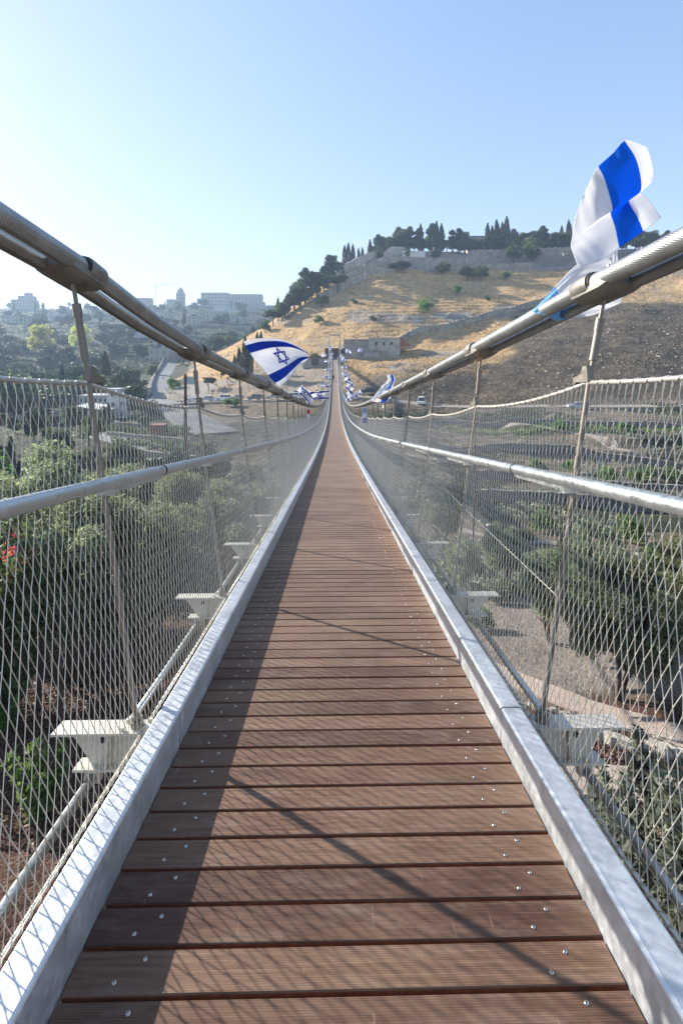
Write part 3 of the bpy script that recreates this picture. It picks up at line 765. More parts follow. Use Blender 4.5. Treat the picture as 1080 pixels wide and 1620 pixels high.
wall('retaining_wall', [(295, 150), (268, 160), (262, 176)], 2.4, .8, M['mas'], 'low stone wall at the corner between the valley road and the parked cars')
for i, (a, lab) in enumerate([([(640, 96), (760, 92), (900, 86), (1100, 78)], 'farthest low terrace wall seen through the right-hand netting, just below the dirt road'),
          ([(700, 76), (800, 72), (920, 68), (1100, 62)], 'second terrace wall below the dirt road, seen through the right-hand netting'),
          ([(720, 60), (820, 57), (960, 53), (1100, 50)], 'middle terrace wall seen through the netting above the right handrail'),
          ([(760, 45), (860, 43), (980, 41), (1100, 40)], 'nearest terrace wall seen just under the right handrail')]):
    wall('terrace_wall', a, 1.1, .5, M['masg'], lab, group='terrace walls on the valley slope', base=-1.2)
for i, (a, lab) in enumerate([([(175, 112), (240, 106), (300, 98)], 'upper grey terrace kerb below the white roofed building, seen through the left-hand netting'),
          ([(170, 90), (240, 84), (300, 80)], 'middle grey terrace kerb below the white roofed building, seen through the left-hand netting'),
          ([(175, 76), (250, 70), (320, 66)], 'lowest grey terrace kerb just above the left handrail')]):
    wall('terrace_wall', a, 1.0, .5, M['mas'], lab, group='terrace walls on the valley floor', base=-1.2)

# near stone edging beside the paths: single stones
def stone_mesh(seed, s=1):
    r = random.Random(seed); mb = MB(); V = []
    for z, q in ((-.5, 1), (.15, 1.02), (.5, .78)):
        for k in range(6):
            a = 2*math.pi*k/6+.3; V.append((math.cos(a)*.5*q*r.uniform(.85, 1.1), math.sin(a)*.36*q*r.uniform(.85, 1.1), z*.8+r.uniform(-.06, .06)))
    Fs = [tuple(range(5, -1, -1)), tuple(range(12, 18))]+[(l*6+i, l*6+(i+1) % 6, l*6+6+(i+1) % 6, l*6+6+i) for l in (0, 1) for i in range(6)]
    mb.add(V, Fs); return mb.mesh('stone', M['stone'])
stones = [stone_mesh(s) for s in range(5)]
def edging(pts, n_, sz, label):
    a = gp(*pts[0]); root = empty('stone_edging', a, 0, label, 'stone edging')
    L = [P(p, PY0, z) for p, z in pts]
    for i in range(n_):
        t = (i+.5)/n_*(len(L)-1); k = min(int(t), len(L)-2); q = L[k].lerp(L[k+1], t-k); d = L[k+1]-L[k]
        s_ = sz*rnd.uniform(.8, 1.25)
        link('stone', stones[i % 5], root, Vector((q.x+rnd.uniform(-.03, .03), q.y+rnd.uniform(-.03, .03), Gz(q.x, q.y)+s_*.25))-a, (rnd.uniform(-.1, .1), rnd.uniform(-.1, .1), math.atan2(d.y, d.x)+rnd.uniform(-.15, .15)), (s_*1.35, s_, s_))
edging([(915, 8.6), (1000, 8.1), (1100, 7.7)], 11, .26, 'row of rough pale kerb stones between the dark mulch bed and the lower gravel path')
edging([(800, 9.9), (900, 9.2), (1000, 8.6), (1100, 8.1)], 26, .13, 'thin row of small stones along the near edge of the upper gravel path')
edging([(560, 13.3), (650, 12.6), (730, 11.6), (790, 10.4)], 26, .14, 'thin row of small stones left of the upper gravel path, below the right kerb')
# ---------------------------------------------------------------- foliage
def leaf_mat(name, c1, c2, trans=.35, c3=None):
    t = NT(name); g = t.n("NewGeometry"); inf = t.n("ObjectInfo")
    r = g.outputs['Random Per Island']
    c = t.ramp(r, [(0, c1), (.6, c2), (1, c3 or tuple(min(1, x*1.5) for x in c2))])
    tone = t.n("HueSaturation"); t.L.new(c, tone.inputs['Color']); t.L.new(t.math('ADD', t.math('MULTIPLY', inf.outputs['Random'], .5), .75), tone.inputs['Value'])
    t.L.new(t.math('ADD', t.math('MULTIPLY', inf.outputs['Random'], .03), .485), tone.inputs['Hue'])
    t.base(tone.outputs[0]); t.pr(.6, 0, .3)
    tr = t.n("BsdfTranslucent"); hs = t.n("HueSaturation"); t.L.new(tone.outputs[0], hs.inputs['Color']); hs.inputs['Value'].default_value = 1.6; t.L.new(hs.outputs[0], tr.inputs[0])
    mx = t.n("MixShader"); mx.inputs[0].default_value = trans; t.L.new(t.b.outputs[0], mx.inputs[1]); t.L.new(tr.outputs[0], mx.inputs[2]); t.L.new(mx.outputs[0], t.out.inputs[0]); return t.m
M['olive'] = leaf_mat("olive_leaves", (.082, .100, .048), (.185, .21, .115), .48)
M['oak'] = leaf_mat("broad_leaves", (.034, .052, .020), (.078, .105, .040))
M['wood_leaf'] = leaf_mat('wood_leaves', (.018, .034, .018), (.050, .074, .036), .22); M['pine'] = leaf_mat("pine_needles", (.018, .030, .014), (.045, .062, .026), .2)
M['cyp'] = leaf_mat("cypress_leaves", (.012, .022, .012), (.030, .045, .022), .15)
M['lime'] = leaf_mat("yellow_green_leaves", (.18, .19, .04), (.32, .33, .09), .5)
M['bright'] = leaf_mat("bright_green_leaves", (.05, .10, .02), (.10, .17, .04), .4)
M['sage'] = leaf_mat("grey_green_leaves", (.09, .10, .07), (.17, .185, .13), .3)
M['straw'] = leaf_mat("dry_grass_blades", (.33, .235, .12), (.58, .43, .24), .4)
M['red'] = leaf_mat("red_petals", (.45, .06, .05), (.70, .12, .10), .4)
M['bark'] = simple("bark", (.085, .065, .05), .9, 0, .4, 6, bump=.6, bdist=.02)

def leaves(centres, size, rs, elong=1.0, jitter=1.0, up=0.0):
    n = len(centres); a = rs.normal(size=(n, 3)); a[:, 2] += up; a /= np.linalg.norm(a, axis=1)[:, None]
    b = np.cross(a, rs.normal(size=(n, 3))); b /= np.linalg.norm(b, axis=1)[:, None]
    s = size*(rs.uniform(.6, 1.35, n))[:, None]
    u = a*s*elong; v = b*s*.5
    V = np.stack([centres-u*.5, centres+v*.55, centres+u*.5, centres-v*.55], 1).reshape(-1, 3)
    return V, np.arange(n*4).reshape(n, 4)
def blob_pts(rs, blobs, n, shell=.55):
    vol = np.array([b[3]*b[4]*b[5] for b in blobs])**.7; vol = vol/vol.sum(); out = []
    for b, p in zip(blobs, vol):
        m = max(4, int(n*p)); d = rs.normal(size=(m, 3)); d /= np.linalg.norm(d, axis=1)[:, None]
        r = shell+(1-shell)*rs.uniform(0, 1, m)**.8; r = r*(1+.18*np.sin(d[:, 0]*5+b[0]*9)*np.sin(d[:, 1]*6+b[1]*7)*np.cos(d[:, 2]*5))
        out.append(np.array(b[:3])+d*r[:, None]*np.array(b[3:6]))
    return np.concatenate(out)
def crown_round(seed, R, H, z0, nb, n, leaf, elong=1.0, clump=.42, flat=.75, shell=.35):
    rs = np.random.RandomState(seed); bl = []
    for i in range(nb):
        a = rs.uniform(0, 6.28); r = R*(1-clump)*math.sqrt(rs.uniform(0, 1)); zz = z0+H*rs.uniform(.18, .86); k = 1-abs((zz-z0)/H-.45)*.9
        q = R*clump*rs.uniform(.7, 1.2)
        bl.append((r*math.cos(a)*k, r*math.sin(a)*k, zz, q, q, q*flat))
    return leaves(blob_pts(rs, bl, n, shell), leaf, rs, elong)
def crown_cyp(seed, R, H, n, leaf):
    rs = np.random.RandomState(seed); t = rs.uniform(0, 1, n)**.85; a = rs.uniform(0, 6.28, n)
    prof = np.interp(t, [0, .06, .3, .6, .85, 1], [.55, .85, 1, .8, .42, .04])*(1+.22*np.sin(a*3+t*9+seed)+.1*np.sin(a*7-t*17))
    r = R*prof*rs.uniform(.55, 1.05, n); c = np.stack([np.cos(a)*r, np.sin(a)*r, .4+t*(H-.4)], -1)
    return leaves(c, leaf, rs, 1.6, up=1.3)
def crown_pine(seed, R, H, z0, n, leaf):
    rs = np.random.RandomState(seed); bl = []
    for i in range(11):
        t = rs.uniform(0, 1); a = rs.uniform(0, 6.28); rr = R*(1-t*.6)*rs.uniform(.2, .75)
        bl.append((math.cos(a)*rr, math.sin(a)*rr, z0+H*t, R*.42*(1.1-t*.4), R*.42*(1.1-t*.4), H*.13))
    bl.append((0, 0, z0+H*.95, R*.3, R*.3, H*.12))
    return leaves(blob_pts(rs, bl, n, .2), leaf, rs, 1.5)
def trunk(seed, h, r, limbs, spread, stems=1, nn=7):
    rs = random.Random(seed); mb = MB()
    for s_ in range(stems):
        a0 = rs.uniform(0, 6.28); lean = .0 if stems == 1 else spread*.35; pts = []
        for i in range(6):
            t = i/5; pts.append(Vector((math.cos(a0)*lean*t+rs.uniform(-.06, .06)*h*.3*(i > 0), math.sin(a0)*lean*t+rs.uniform(-.06, .06)*h*.3*(i > 0), -.3+t*(h+.3))))
        mb.tube(pts, [r*(1.35 if i == 0 else 1-.5*i/5)/math.sqrt(stems) for i in range(6)], nn)
        for l in range(limbs):
            b = pts[rs.choice((2, 3, 4, 5))]; a = rs.uniform(0, 6.28); e = b+Vector((math.cos(a)*spread*rs.uniform(.4, .8), math.sin(a)*spread*rs.uniform(.4, .8), rs.uniform(.05, .18)*h if limbs == 5 else rs.uniform(.25, .6)*h))
            m = b.lerp(e, .5)+Vector((0, 0, .1*h)); mb.tube([b, m, e], [r*.42, r*.28, r*.1], 5)
    return mb.mesh('trunk', M['bark'], True)
TR = {}
def kind(key, mat, crown, tr): TR.setdefault(key, []).append((np_mesh('crown', crown[0], crown[1], M[mat]), tr))
# unit sized: written at a nominal height, scaled when placed (nominal height in TH)
TH = {}
for s_ in range(3):
    TH['olive'] = 5.0; kind('olive', 'olive', crown_round(s_+1, 2.4, 3.6, 1.45, 30, 34000, .085, 1.9, .28, .8, .3), trunk(s_, 2.0, .16, 4, 1.5, 3))
    TH['olive_mid'] = 5.0; kind('olive_mid', 'oak', crown_round(s_+11, 2.6, 3.9, 1.1, 18, 6000, .20, 1.6, .36), trunk(s_+5, 1.8, .17, 3, 1.4, 1))
    TH['oak'] = 8.0; kind('oak', 'oak', crown_round(s_+21, 3.8, 6.8, 1.2, 24, 5200, .40, 1.3, .34), trunk(s_+9, 2.8, .3, 4, 2.2, 1))
    TH['far'] = 8.0; kind('far', 'wood_leaf', crown_round(s_+31, 4.2, 6.9, 1.0, 20, 2200, .62, 1.2, .36), trunk(s_+12, 2.6, .3, 2, 2.0, 1, 5))
    TH['lime'] = 9.0; kind('lime', 'lime', crown_round(s_+41, 4.6, 7.8, 1.2, 34, 5200, .42, 1.2, .28), trunk(s_+15, 3, .3, 4, 2.4, 1))
    TH['pine'] = 12.0; kind('pine', 'pine', crown_pine(s_+51, 3.6, 8.4, 3.2, 5200, .42), trunk(s_+18, 10, .28, 5, 2.0, 1))
    TH['cypress'] = 12.0; kind('cypress', 'cyp', crown_cyp(s_+61, 1.35, 12, 3600, .34), trunk(s_+22, 3, .2, 0, 0))
    TH['umbrella'] = 6.0; kind('umbrella', 'pine', crown_round(s_+71, 4.2, 2.6, 3.3, 20, 4200, .36, 1.3, .30, .55), trunk(s_+25, 3.6, .2, 6, 2.4, 1))
    TH['shrub'] = 2.0; kind('shrub', 'oak', crown_round(s_+81, 1.25, 1.9, .05, 9, 1500, .16, 1.3, .45), trunk(s_+28, .6, .06, 2, .5, 2, 5))
    TH['bright'] = 2.0; kind('bright', 'bright', crown_round(s_+91, 1.3, 1.9, .05, 10, 1800, .17, 1.3, .42), trunk(s_+31, .6, .06, 2, .5, 2, 5))
TH['mass'] = 7.0
for s_ in range(4): kind('mass', 'wood_leaf' if s_ % 2 else 'oak', crown_round(s_+131, 4.0, 6.4, .5, 14, 1500, .70, 1.2, .42), trunk(s_+33, 2.2, .3, 1, 1.5, 1, 5))

def tree(key, px, Z, h, label=None, group=None, name=None, var=None, wide=1.0, cat=None, dz=-.1, rz=None):
    p = gp(px, Z, dz); vs = TR[key]; cm, tm = vs[(rnd.randrange(len(vs)) if var is None else var) % len(vs)]
    s_ = h/TH[key]*float(HZ(px, Z))/Z
    nm = name or {'olive': 'olive_tree', 'olive_mid': 'olive_tree', 'cypress': 'cypress_tree', 'pine': 'pine_tree', 'umbrella': 'pine_tree', 'shrub': 'shrub', 'bright': 'shrub'}.get(key, 'tree')
    r = empty(nm, p, rnd.uniform(0, 6.28) if rz is None else rz, label, cat or {'olive_tree': 'olive tree', 'cypress_tree': 'cypress', 'pine_tree': 'pine tree', 'shrub': 'shrub'}.get(nm, 'tree'), group, (s_*wide, s_*wide, s_))
    link('trunk', tm, r); link('crown', cm, r); return r

# near olives, left
for px_, Z_, h_, lab in ((95, 11.2, 4.9, 'big grey green olive tree just below the left handrail, over the red mulch'),
        (235, 12.0, 4.9, 'grey green olive tree right behind the second left post, beside the kerb'),
        (-60, 10.5, 4.6, 'olive tree cut by the left edge of the picture below the handrail'),
        (330, 15.0, 4.7, 'olive tree close to the left kerb beyond the second crossbeam'),
        (160, 16.0, 5.4, 'olive tree rising behind the big olive under the left handrail'),
        (290, 19.5, 5.4, 'olive tree farther along the left kerb, its top just under the handrail'),
        (20, 17, 6.4, 'tall dark green tree showing above the left handrail at the picture edge'),
        (378, 23, 5.2, 'small olive tree in the gap between handrail and kerb on the left'),
        (215, 25, 5.6, 'olive tree whose top meets the left handrail near its second joint')):
    tree('olive', px_, Z_, h_, lab, 'olive trees below the left side of the bridge', var=int(Z_*7))
# near olives, right
for px_, Z_, h_, lab, v_ in ((975, 10.2, 3.35, 'large round olive tree behind the right-hand netting with several dark stems by the gravel path', 0),
        (1130, 10.6, 3.8, 'olive tree at the right edge of the picture below the handrail', 1),
        (945, 17.5, 3.5, 'dark green tree just behind the large round olive on the right', 2),
        (870, 14.0, 3.0, 'smaller olive tree left of the large round olive on the right', 1),
        (800, 22, 3.2, 'small olive tree beside the thin slanting wire on the right', 0),
        (700, 30, 3.6, 'olive tree close to the right kerb about halfway down the near slope', 2),
        (735, 21, 2.4, 'low olive bush between the right kerb and the slanting wire', 1)):
    tree('olive', px_, Z_, h_, lab, 'olive trees below the right side of the bridge', var=v_)

# hand-built small plants near by
def plant(name, px, Z, h, mat, n, leaf, elong, up, w, label, cat, extra=None):
    rs = np.random.RandomState(int(px+Z*10)); p = gp(px, Z, -.02); r = empty(name, p, 0, label, cat)
    st = MB(); C = []; k = 16
    for i in range(k):
        a = rs.uniform(0, 6.28); q = w*math.sqrt(rs.uniform(0, 1)); hh = h*rs.uniform(.6, 1.05); e = Vector((math.cos(a)*q, math.sin(a)*q, hh)); b = Vector((math.cos(a)*q*.25, math.sin(a)*q*.25, 0))
        m = b.lerp(e, .5)+Vector((math.cos(a), math.sin(a), 0))*w*.1; st.tube([b, m, e], [.010, .008, .004], 4, cap=False)
        for t in rs.uniform(.15, 1, n//k): C.append(list(b.lerp(e, t)+Vector(rs.normal(size=3))*w*.09))
    V, Fq = leaves(np.array(C), leaf, rs, elong, up=up); st.build('stem', M['bark'], r, loc=(0, 0, 0)); link('foliage', np_mesh('foliage', V, Fq, M[mat]), r)
    if extra:
        C2 = np.array(C)[rs.choice(len(C), 60)]; C2[:, 2] = np.maximum(C2[:, 2], h*.72)+rs.uniform(0, .12*h, len(C2)); V, Fq = leaves(np.repeat(C2, 5, 0)+rs.normal(size=(len(C2)*5, 3))*.035, .09, rs, 1); link('blossom', np_mesh('blossom', V, Fq, M[extra]), r)
    return r
for a in ((1045, 5.2, 1.1, .55, 'grey green seedling clump in the lower right corner beside the tie tube'), (1120, 5.6, 1.3, .6, 'grey green seedling clump at the right edge low beside the lower gravel path'),
          (985, 5.9, .85, .45, 'small grey green clump just right of the right kerb below the lower path'), (1060, 6.4, .95, .5, 'grey green clump between the lower gravel path and the corner seedlings')):
    plant('seedling_clump', a[0], a[1], a[2], 'sage', 2600, .075, 2.2, .9, a[3], a[4], 'plant')
plant('fern_shrub', 62, 6.6, .95, 'bright', 1500, .08, 2.0, .2, .42, 'fresh green feathery shrub at the left edge under the crossbeam', 'shrub')
plant('fern_shrub', 2, 8.6, .6, 'bright', 900, .07, 2.0, .2, .3, 'small bright shrub at the left edge of the mulch bed', 'shrub')
plant('flowering_bush', 8, 9.0, 4.05, 'oak', 5200, .12, 1.6, .2, .9, 'tall bush with red blossoms just under the left handrail at the picture edge', 'flowering bush', 'red')
for px_, Z_, h_, k_, lab in ((735, 24, 1.7, 'shrub', 'low dark shrub right of the right kerb on the bare slope'), (860, 33, 1.6, 'bright', 'bright green bush just under the right handrail near its joint'), (830, 31, 1.1, 'bright', 'small bright bush left of the green bush under the right handrail'),
        (905, 27, 1.7, 'shrub', 'dark shrub under the right handrail left of the last post'), (790, 19, 1.3, 'shrub', 'low shrub beside the stones under the right-hand netting'), (1050, 23, 2.4, 'shrub', 'dark shrub at the right edge just below the handrail'),
        (1000, 30, 1.8, 'bright', 'yellowish green bush near the right edge under the handrail'), (760, 15.5, .9, 'bright', 'tiny green bush at the near end of the stony patch on the right'), (715, 45, 2.2, 'shrub', 'shrub between the two middle terrace walls near the right kerb'),
        (850, 61, 2.0, 'bright', 'yellow green bush above the right handrail left of the near post'), (905, 60, 2.2, 'bright', 'yellow green bush just left of the right-hand near post'), (960, 57, 2.0, 'bright', 'yellow green bush just right of the right-hand near post'), (1015, 56, 2.3, 'bright', 'yellow green bush between near post and right edge'), (1065, 55, 2.0, 'bright', 'yellow green bush at the right edge above the handrail'),
        (885, 80, 2.2, 'bright', 'green bush on the upper terrace behind the right-hand near post'), (990, 78, 2.0, 'bright', 'green bush on the upper terrace near the right edge'),
        (240, 140, 3.4, 'bright', 'bright green shrub on the corner right of the valley road')):
    tree(k_, px_, Z_, h_, lab, wide=1.25)

# valley floor trees and hedges, left
G1 = 'trees on the valley floor to the left'
for i in range(74):
    for _ in range(30):
        Z_ = math.exp(rnd.uniform(math.log(26), math.log(118))); px_ = rnd.uniform(-40, 430)
        rx = np.interp(Z_, [92, 108, 125], [345, 318, 290])
        if 255 < px_ and Z_ > 60 and abs(px_-rx) < 40: continue
        if Z_ > 78 and px_ > 240: continue
        if 60 < Z_ < 100 and 140 < px_ < 330 and rnd.random() < .75: continue
        if 22 < Z_ < 45 and px_ > 330: continue
        break
    h_ = min(rnd.uniform(2.6, 5.5), 7) if Z_ < 60 else rnd.uniform(3, 6.5)
    k_ = rnd.choice(('olive_mid', 'far', 'far', 'cypress')) if rnd.random() < .9 else 'bright'
    kd = {'olive_mid': 'small grey green tree', 'far': 'small rounded green tree', 'cypress': 'small pointed cypress', 'bright': 'bright green bush'}[k_]
    wh = 'just below the left handrail' if Z_ < 38 else 'just above the left handrail' if Z_ < 60 else 'among the valley terraces' if Z_ < 85 else 'before the white roofed building'
    w2 = 'at the left picture edge' if px_ < 60 else 'by the first left post' if px_ < 180 else 'between the first two left posts' if px_ < 310 else 'beyond the second left post'
    tree(k_, px_, Z_, h_, kd+' '+wh+' '+w2, 'trees of this look '+wh+' '+w2, name='tree', cat='tree')
def hedge(pts, h, w, mat, label, dens=60):
    L = [P(a, PY0, b) for a, b in pts]; rs = np.random.RandomState(int(pts[0][1]*3)); C = []
    for i in range(len(L)-1):
        m = int((L[i+1]-L[i]).length*dens)
        for t in rs.uniform(0, 1, m):
            q = L[i].lerp(L[i+1], t); C.append((q.x+rs.normal()*w*.35, q.y+rs.normal()*w*.35, rs.uniform(.05, 1)*h*(1+.2*math.sin(q.x*.7+q.y))))
    C = np.array(C); gz = G(C[:, 0], C[:, 1]); base = Vector((C[0, 0], C[0, 1], gz[0])); C[:, 2] += gz
    V, Fq = leaves(C-np.array(base), .38, rs, 1.2); r = empty('hedge', base, 0, label, 'hedge'); link('foliage', np_mesh('foliage', V, Fq, M[mat]), r)
hedge([(170, 98), (240, 94), (300, 90)], 1.6, 1.2, 'oak', 'upper clipped hedge along the side road in the valley, left of the bridge')
hedge([(180, 82), (250, 77), (320, 72)], 1.5, 1.2, 'oak', 'lower clipped hedge above the left handrail, below the side road')
hedge([(700, 88), (850, 82), (1090, 74)], 1.2, 1.5, 'bright', 'strip of green scrub along the upper terrace on the right', 30)

# far slope, left: dense wood of single trees
G2 = 'trees on the hazy far slope'
road_px = lambda Z: np.interp(Z, [150, 175, 200, 235, 290, 340], [262, 250, 252, 258, 272, 283])
cnt = 0
while cnt < 285:
    Z_ = math.exp(rnd.uniform(math.log(128), math.log(860))); px_ = rnd.uniform(-60, 440 if Z_ > 260 else 300)
    if Z_ < 345 and abs(px_-road_px(Z_)) < 1400/Z_*4+8: continue
    if Z_ < 260 and px_ > 232: continue
    if 40 < px_ < 210 and 118 < Z_ < 175: continue
    if 185 < px_ < 235 and 205 < Z_ < 290: continue
    far = Z_ > 400; k_ = rnd.choices(('far', 'mass', 'cypress', 'pine', 'olive_mid'), (5, 5, 2.2 if far else .7, 1, 2))[0]
    h_ = {'far': rnd.uniform(8, 15), 'mass': rnd.uniform(7, 13), 'cypress': rnd.uniform(11, 20), 'pine': rnd.uniform(10, 16), 'olive_mid': rnd.uniform(5, 8)}[k_]
    wd = rnd.uniform(1.1, 1.7) if k_ in ('far', 'mass') else 1.0
    nm = {'cypress': 'cypress_tree', 'pine': 'pine_tree'}.get(k_, 'tree')
    kd = {'cypress': 'pointed cypress', 'pine': 'dark pine', 'far': 'rounded green tree', 'mass': 'spreading leafy tree', 'olive_mid': 'small round tree'}[k_]
    up_ = 'at the foot of' if Z_ < 200 else 'low on' if Z_ < 290 else 'half way up' if Z_ < 430 else 'high on' if Z_ < 620 else 'at the crest of'
    wh = 'at the left picture edge' if px_ < 50 else 'left of the first hanger' if px_ < 120 else 'right of the first hanger' if px_ < 190 else 'above the curved road wall' if px_ < 255 else 'below the bell tower' if px_ < 315 else 'below the long ridge block' if px_ < 390 else 'next to the dry hill'
    sz = 'tall ' if h_ > 11.5 else ''
    lab = sz+kd+' '+up_+' the hazy slope '+wh
    tree(k_, px_, Z_, h_, lab, 'trees of this look '+up_+' the hazy far slope '+wh, name=nm, wide=wd, dz=-.4); cnt += 1
# undergrowth between them
rs = np.random.RandomState(5); ZZ = np.exp(rs.uniform(math.log(250), math.log(880), 30000)); PXs = rs.uniform(-120, 460, 30000)
ok = (fbm(PXs*ZZ/9000, ZZ/28, 40) > -.12) & ~((ZZ < 350) & (np.abs(PXs-np.interp(ZZ, [235, 290, 340], [258, 272, 283])) < 16)) & ~((ZZ < 300) & (PXs > 300)); ZZ = ZZ[ok]; PXs = PXs[ok]
xc = (PXs-PX0)/F*ZZ; X_ = CAMX+xc+ZZ*YAW; Y_ = ZZ-xc*YAW; C = np.stack([X_, Y_, G(X_, Y_)+rs.uniform(0, 2.6, len(X_))], -1)
V, Fq = leaves(C, 1.5, rs, 1.2); o = link('undergrowth', np_mesh('undergrowth', V, Fq, M['pine'])); tag(o, 'dull green undergrowth between the trees of the hazy far slope', kind='stuff')

for a in ((66, 335, 25, 'lime', 'yellow green broad tree lit by the sun, left of the first left hanger'), (128, 350, 22, 'lime', 'second yellow green tree just right of the first left hanger, paler'), (205, 178, 7.5, 'bright', 'light green bushy tree beside the curved road wall'), (187, 172, 5.0, 'olive_mid', 'dark low tree at the foot of the curved road wall'),
          (215, 225, 8, 'oak', 'green tree left of the upper end of the valley road'), (240, 232, 8, 'oak', 'dark tree hiding the far end of the curved road wall'), (275, 185, 5, 'bright', 'green shrub on the right verge of the valley road'),
          (388, 168, 16, 'cypress', 'tallest dark cypress left of the big flag'), (378, 170, 12, 'cypress', 'cypress just left of the tallest one by the flag'), (396, 171, 11, 'cypress', 'short cypress at the right of the clump by the flag'), (371, 173, 9, 'cypress', 'shortest cypress at the left of the clump by the flag'), (407, 196, 9, 'cypress', 'cypress standing alone on the dry slope above the flag'), (413, 198, 8, 'cypress', 'second lone cypress on the dry slope above the flag'),
          (330, 165, 5, 'umbrella', 'dark pine above the parked cars, left of the second left hanger'), (350, 178, 7, 'pine', 'pine left of the cypress clump behind the cable')):
    tree(a[3], a[0], a[1], a[2], a[4])

# the hill: skyline trees
SK = [(420, 216, 7, 'oak'), (432, 219, 9, 'umbrella'), (446, 222, 11, 'oak'), (456, 224, 13, 'pine'), (466, 228, 14, 'pine'), (474, 231, 15, 'oak'), (483, 233, 21, 'pine'), (493, 236, 17, 'pine'), (500, 240, 15, 'oak'), (511, 245, 14, 'pine'), (520, 248, 18, 'pine'), (528, 250, 16, 'oak'),
      (545, 262, 16.5, 'cypress'), (551, 264, 17.5, 'cypress'), (558, 262, 15, 'cypress'), (567, 264, 11.5, 'cypress'), (573, 266, 11, 'cypress'), (585, 268, 15.5, 'cypress'), (598, 270, 17, 'pine'), (612, 272, 14, 'oak'), (630, 272, 19, 'pine'), (637, 272, 18, 'oak'), (648, 273, 18.5, 'pine'), (662, 272, 17, 'pine'), (665, 274, 20, 'cypress'), (684, 273, 20, 'pine'), (690, 275, 21, 'cypress'), (698, 275, 20, 'cypress'), (680, 276, 19, 'cypress'), (715, 273, 16, 'pine'), (725, 272, 18, 'pine'), (735, 273, 17, 'oak'), (750, 282, 10, 'oak'),
      (771, 270, 22, 'cypress'), (778, 272, 20, 'cypress'), (785, 270, 24, 'cypress'), (794, 272, 22, 'cypress'), (801, 270, 26, 'cypress'), (812, 280, 18, 'pine'), (818, 264, 15, 'oak'), (832, 262, 14, 'oak'), (850, 262, 16, 'oak'), (858, 262, 18, 'pine'), (872, 264, 15, 'oak'), (888, 284, 20, 'cypress'), (899, 284, 24, 'cypress'), (893, 262, 14, 'oak'), (908, 262, 13, 'oak'), (930, 264, 13, 'oak'), (960, 264, 14, 'oak'), (990, 258, 14, 'oak'), (1010, 256, 15, 'pine'), (1030, 256, 13, 'oak'), (1055, 262, 15, 'pine'), (1080, 258, 14, 'oak')]
nb = {'cypress': 'cypresses along the skyline of the hill', 'pine': 'pines along the skyline of the hill', 'oak': 'leafy trees along the skyline of the hill', 'umbrella': 'pines along the skyline of the hill'}
def where(px):
    return 'on the left shoulder of the hill' if px < 535 else 'above the pale wall at the left end of the hilltop' if px < 580 else 'behind the whitewashed wall block on the hilltop' if px < 760 else 'in the tall clump on the middle of the hilltop' if px < 812 else 'left of the large flag on the hilltop' if px < 905 else 'behind the large flag on the hilltop' if px < 1000 else 'right of the large flag on the hilltop'
SK += [(px_+rnd.uniform(-5, 5), 276+rnd.uniform(-4, 6), rnd.uniform(9, 13), 'oak') for px_ in range(590, 765, 13)]+[(px_+rnd.uniform(-5, 5), 270+rnd.uniform(-4, 6), rnd.uniform(9, 13), 'oak') for px_ in range(775, 1080, 15)]+[(px_, 226+(px_-440)*.22, 9, 'oak') for px_ in range(440, 540, 12)]
for px_, Z_, h_, k_ in SK:
    h_ *= .87
    zt = 'tall ' if h_ > 17 else 'low ' if h_ < 12 else 'middling '
    tree(k_, px_, Z_, h_, zt+{'cypress': 'dark slim cypress ', 'pine': 'dark pine ', 'oak': 'rounded green tree ', 'umbrella': 'flat crowned pine '}[k_]+where(px_), zt+nb[k_]+' '+where(px_), wide=1.0 if k_ == 'cypress' else 1.15)
for px_, Z_, h_, k_, lab in ((534, 232, 9.5, 'umbrella', 'round crowned pine at the bend of the grey wall on the left of the hilltop'), (636, 240, 7, 'umbrella', 'wide flat pine leaning over the terrace wall above the dry grass'), (622, 240, 6, 'umbrella', 'smaller flat pine joined to the wide one above the dry grass'), (700, 243, 8, 'olive_mid', 'thin tree between wide flat pine and the round ones'),
        (740, 240, 8.5, 'olive_mid', 'left one of the two small round trees under the cypress clump'), (760, 236, 9, 'olive_mid', 'right one of the two small round trees under the cypress clump'), (508, 222, 7, 'olive_mid', 'lone round bush tree high on the left part of the dry slope'), (505, 205, 4.2, 'bright', 'green bush below the lone tree on the left part of the dry slope'),
        (672, 204, 6.5, 'bright', 'bright green bush in the gully in the middle of the dry slope'), (722, 224, 4.5, 'bright', 'small green bush upper middle of the dry slope'), (842, 250, 14, 'oak', 'tall dark tree hanging over the hilltop wall left of the large flag'), (812, 250, 10, 'oak', 'dark bushy tree on the wall below the tall cypress clump'), (688, 262, 7, 'olive_mid', 'grey round bush in front of the hilltop pines right of the white block'), (600, 262, 6, 'oak', 'dark bush at the left end of the white block on the hilltop'), (643, 262, 7, 'olive_mid', 'grey bush behind the white block on the hilltop'),
        (499, 172, 4, 'shrub', 'dark shrub on the slope left of the far bridge tower'), (590, 196, 3, 'shrub', 'small dark shrub above the stone building'), (800, 236, 5, 'bright', 'green bush at the top right end of the dry grass'), (770, 215, 3, 'shrub', 'small shrub right of the gully on the dry slope'), (560, 215, 3, 'shrub', 'small dark shrub on the left middle of the dry slope'), (470, 142, 2.4, 'shrub', 'green shrub on the bank below the parked cars'), (372, 128, 3.0, 'shrub', 'green bush on the bank under the parked cars near the third left hanger'), (360, 129, 2.6, 'bright', 'light bush on the bank under the parked cars')):
    tree(k_, px_, Z_, h_, lab, wide=1.2)

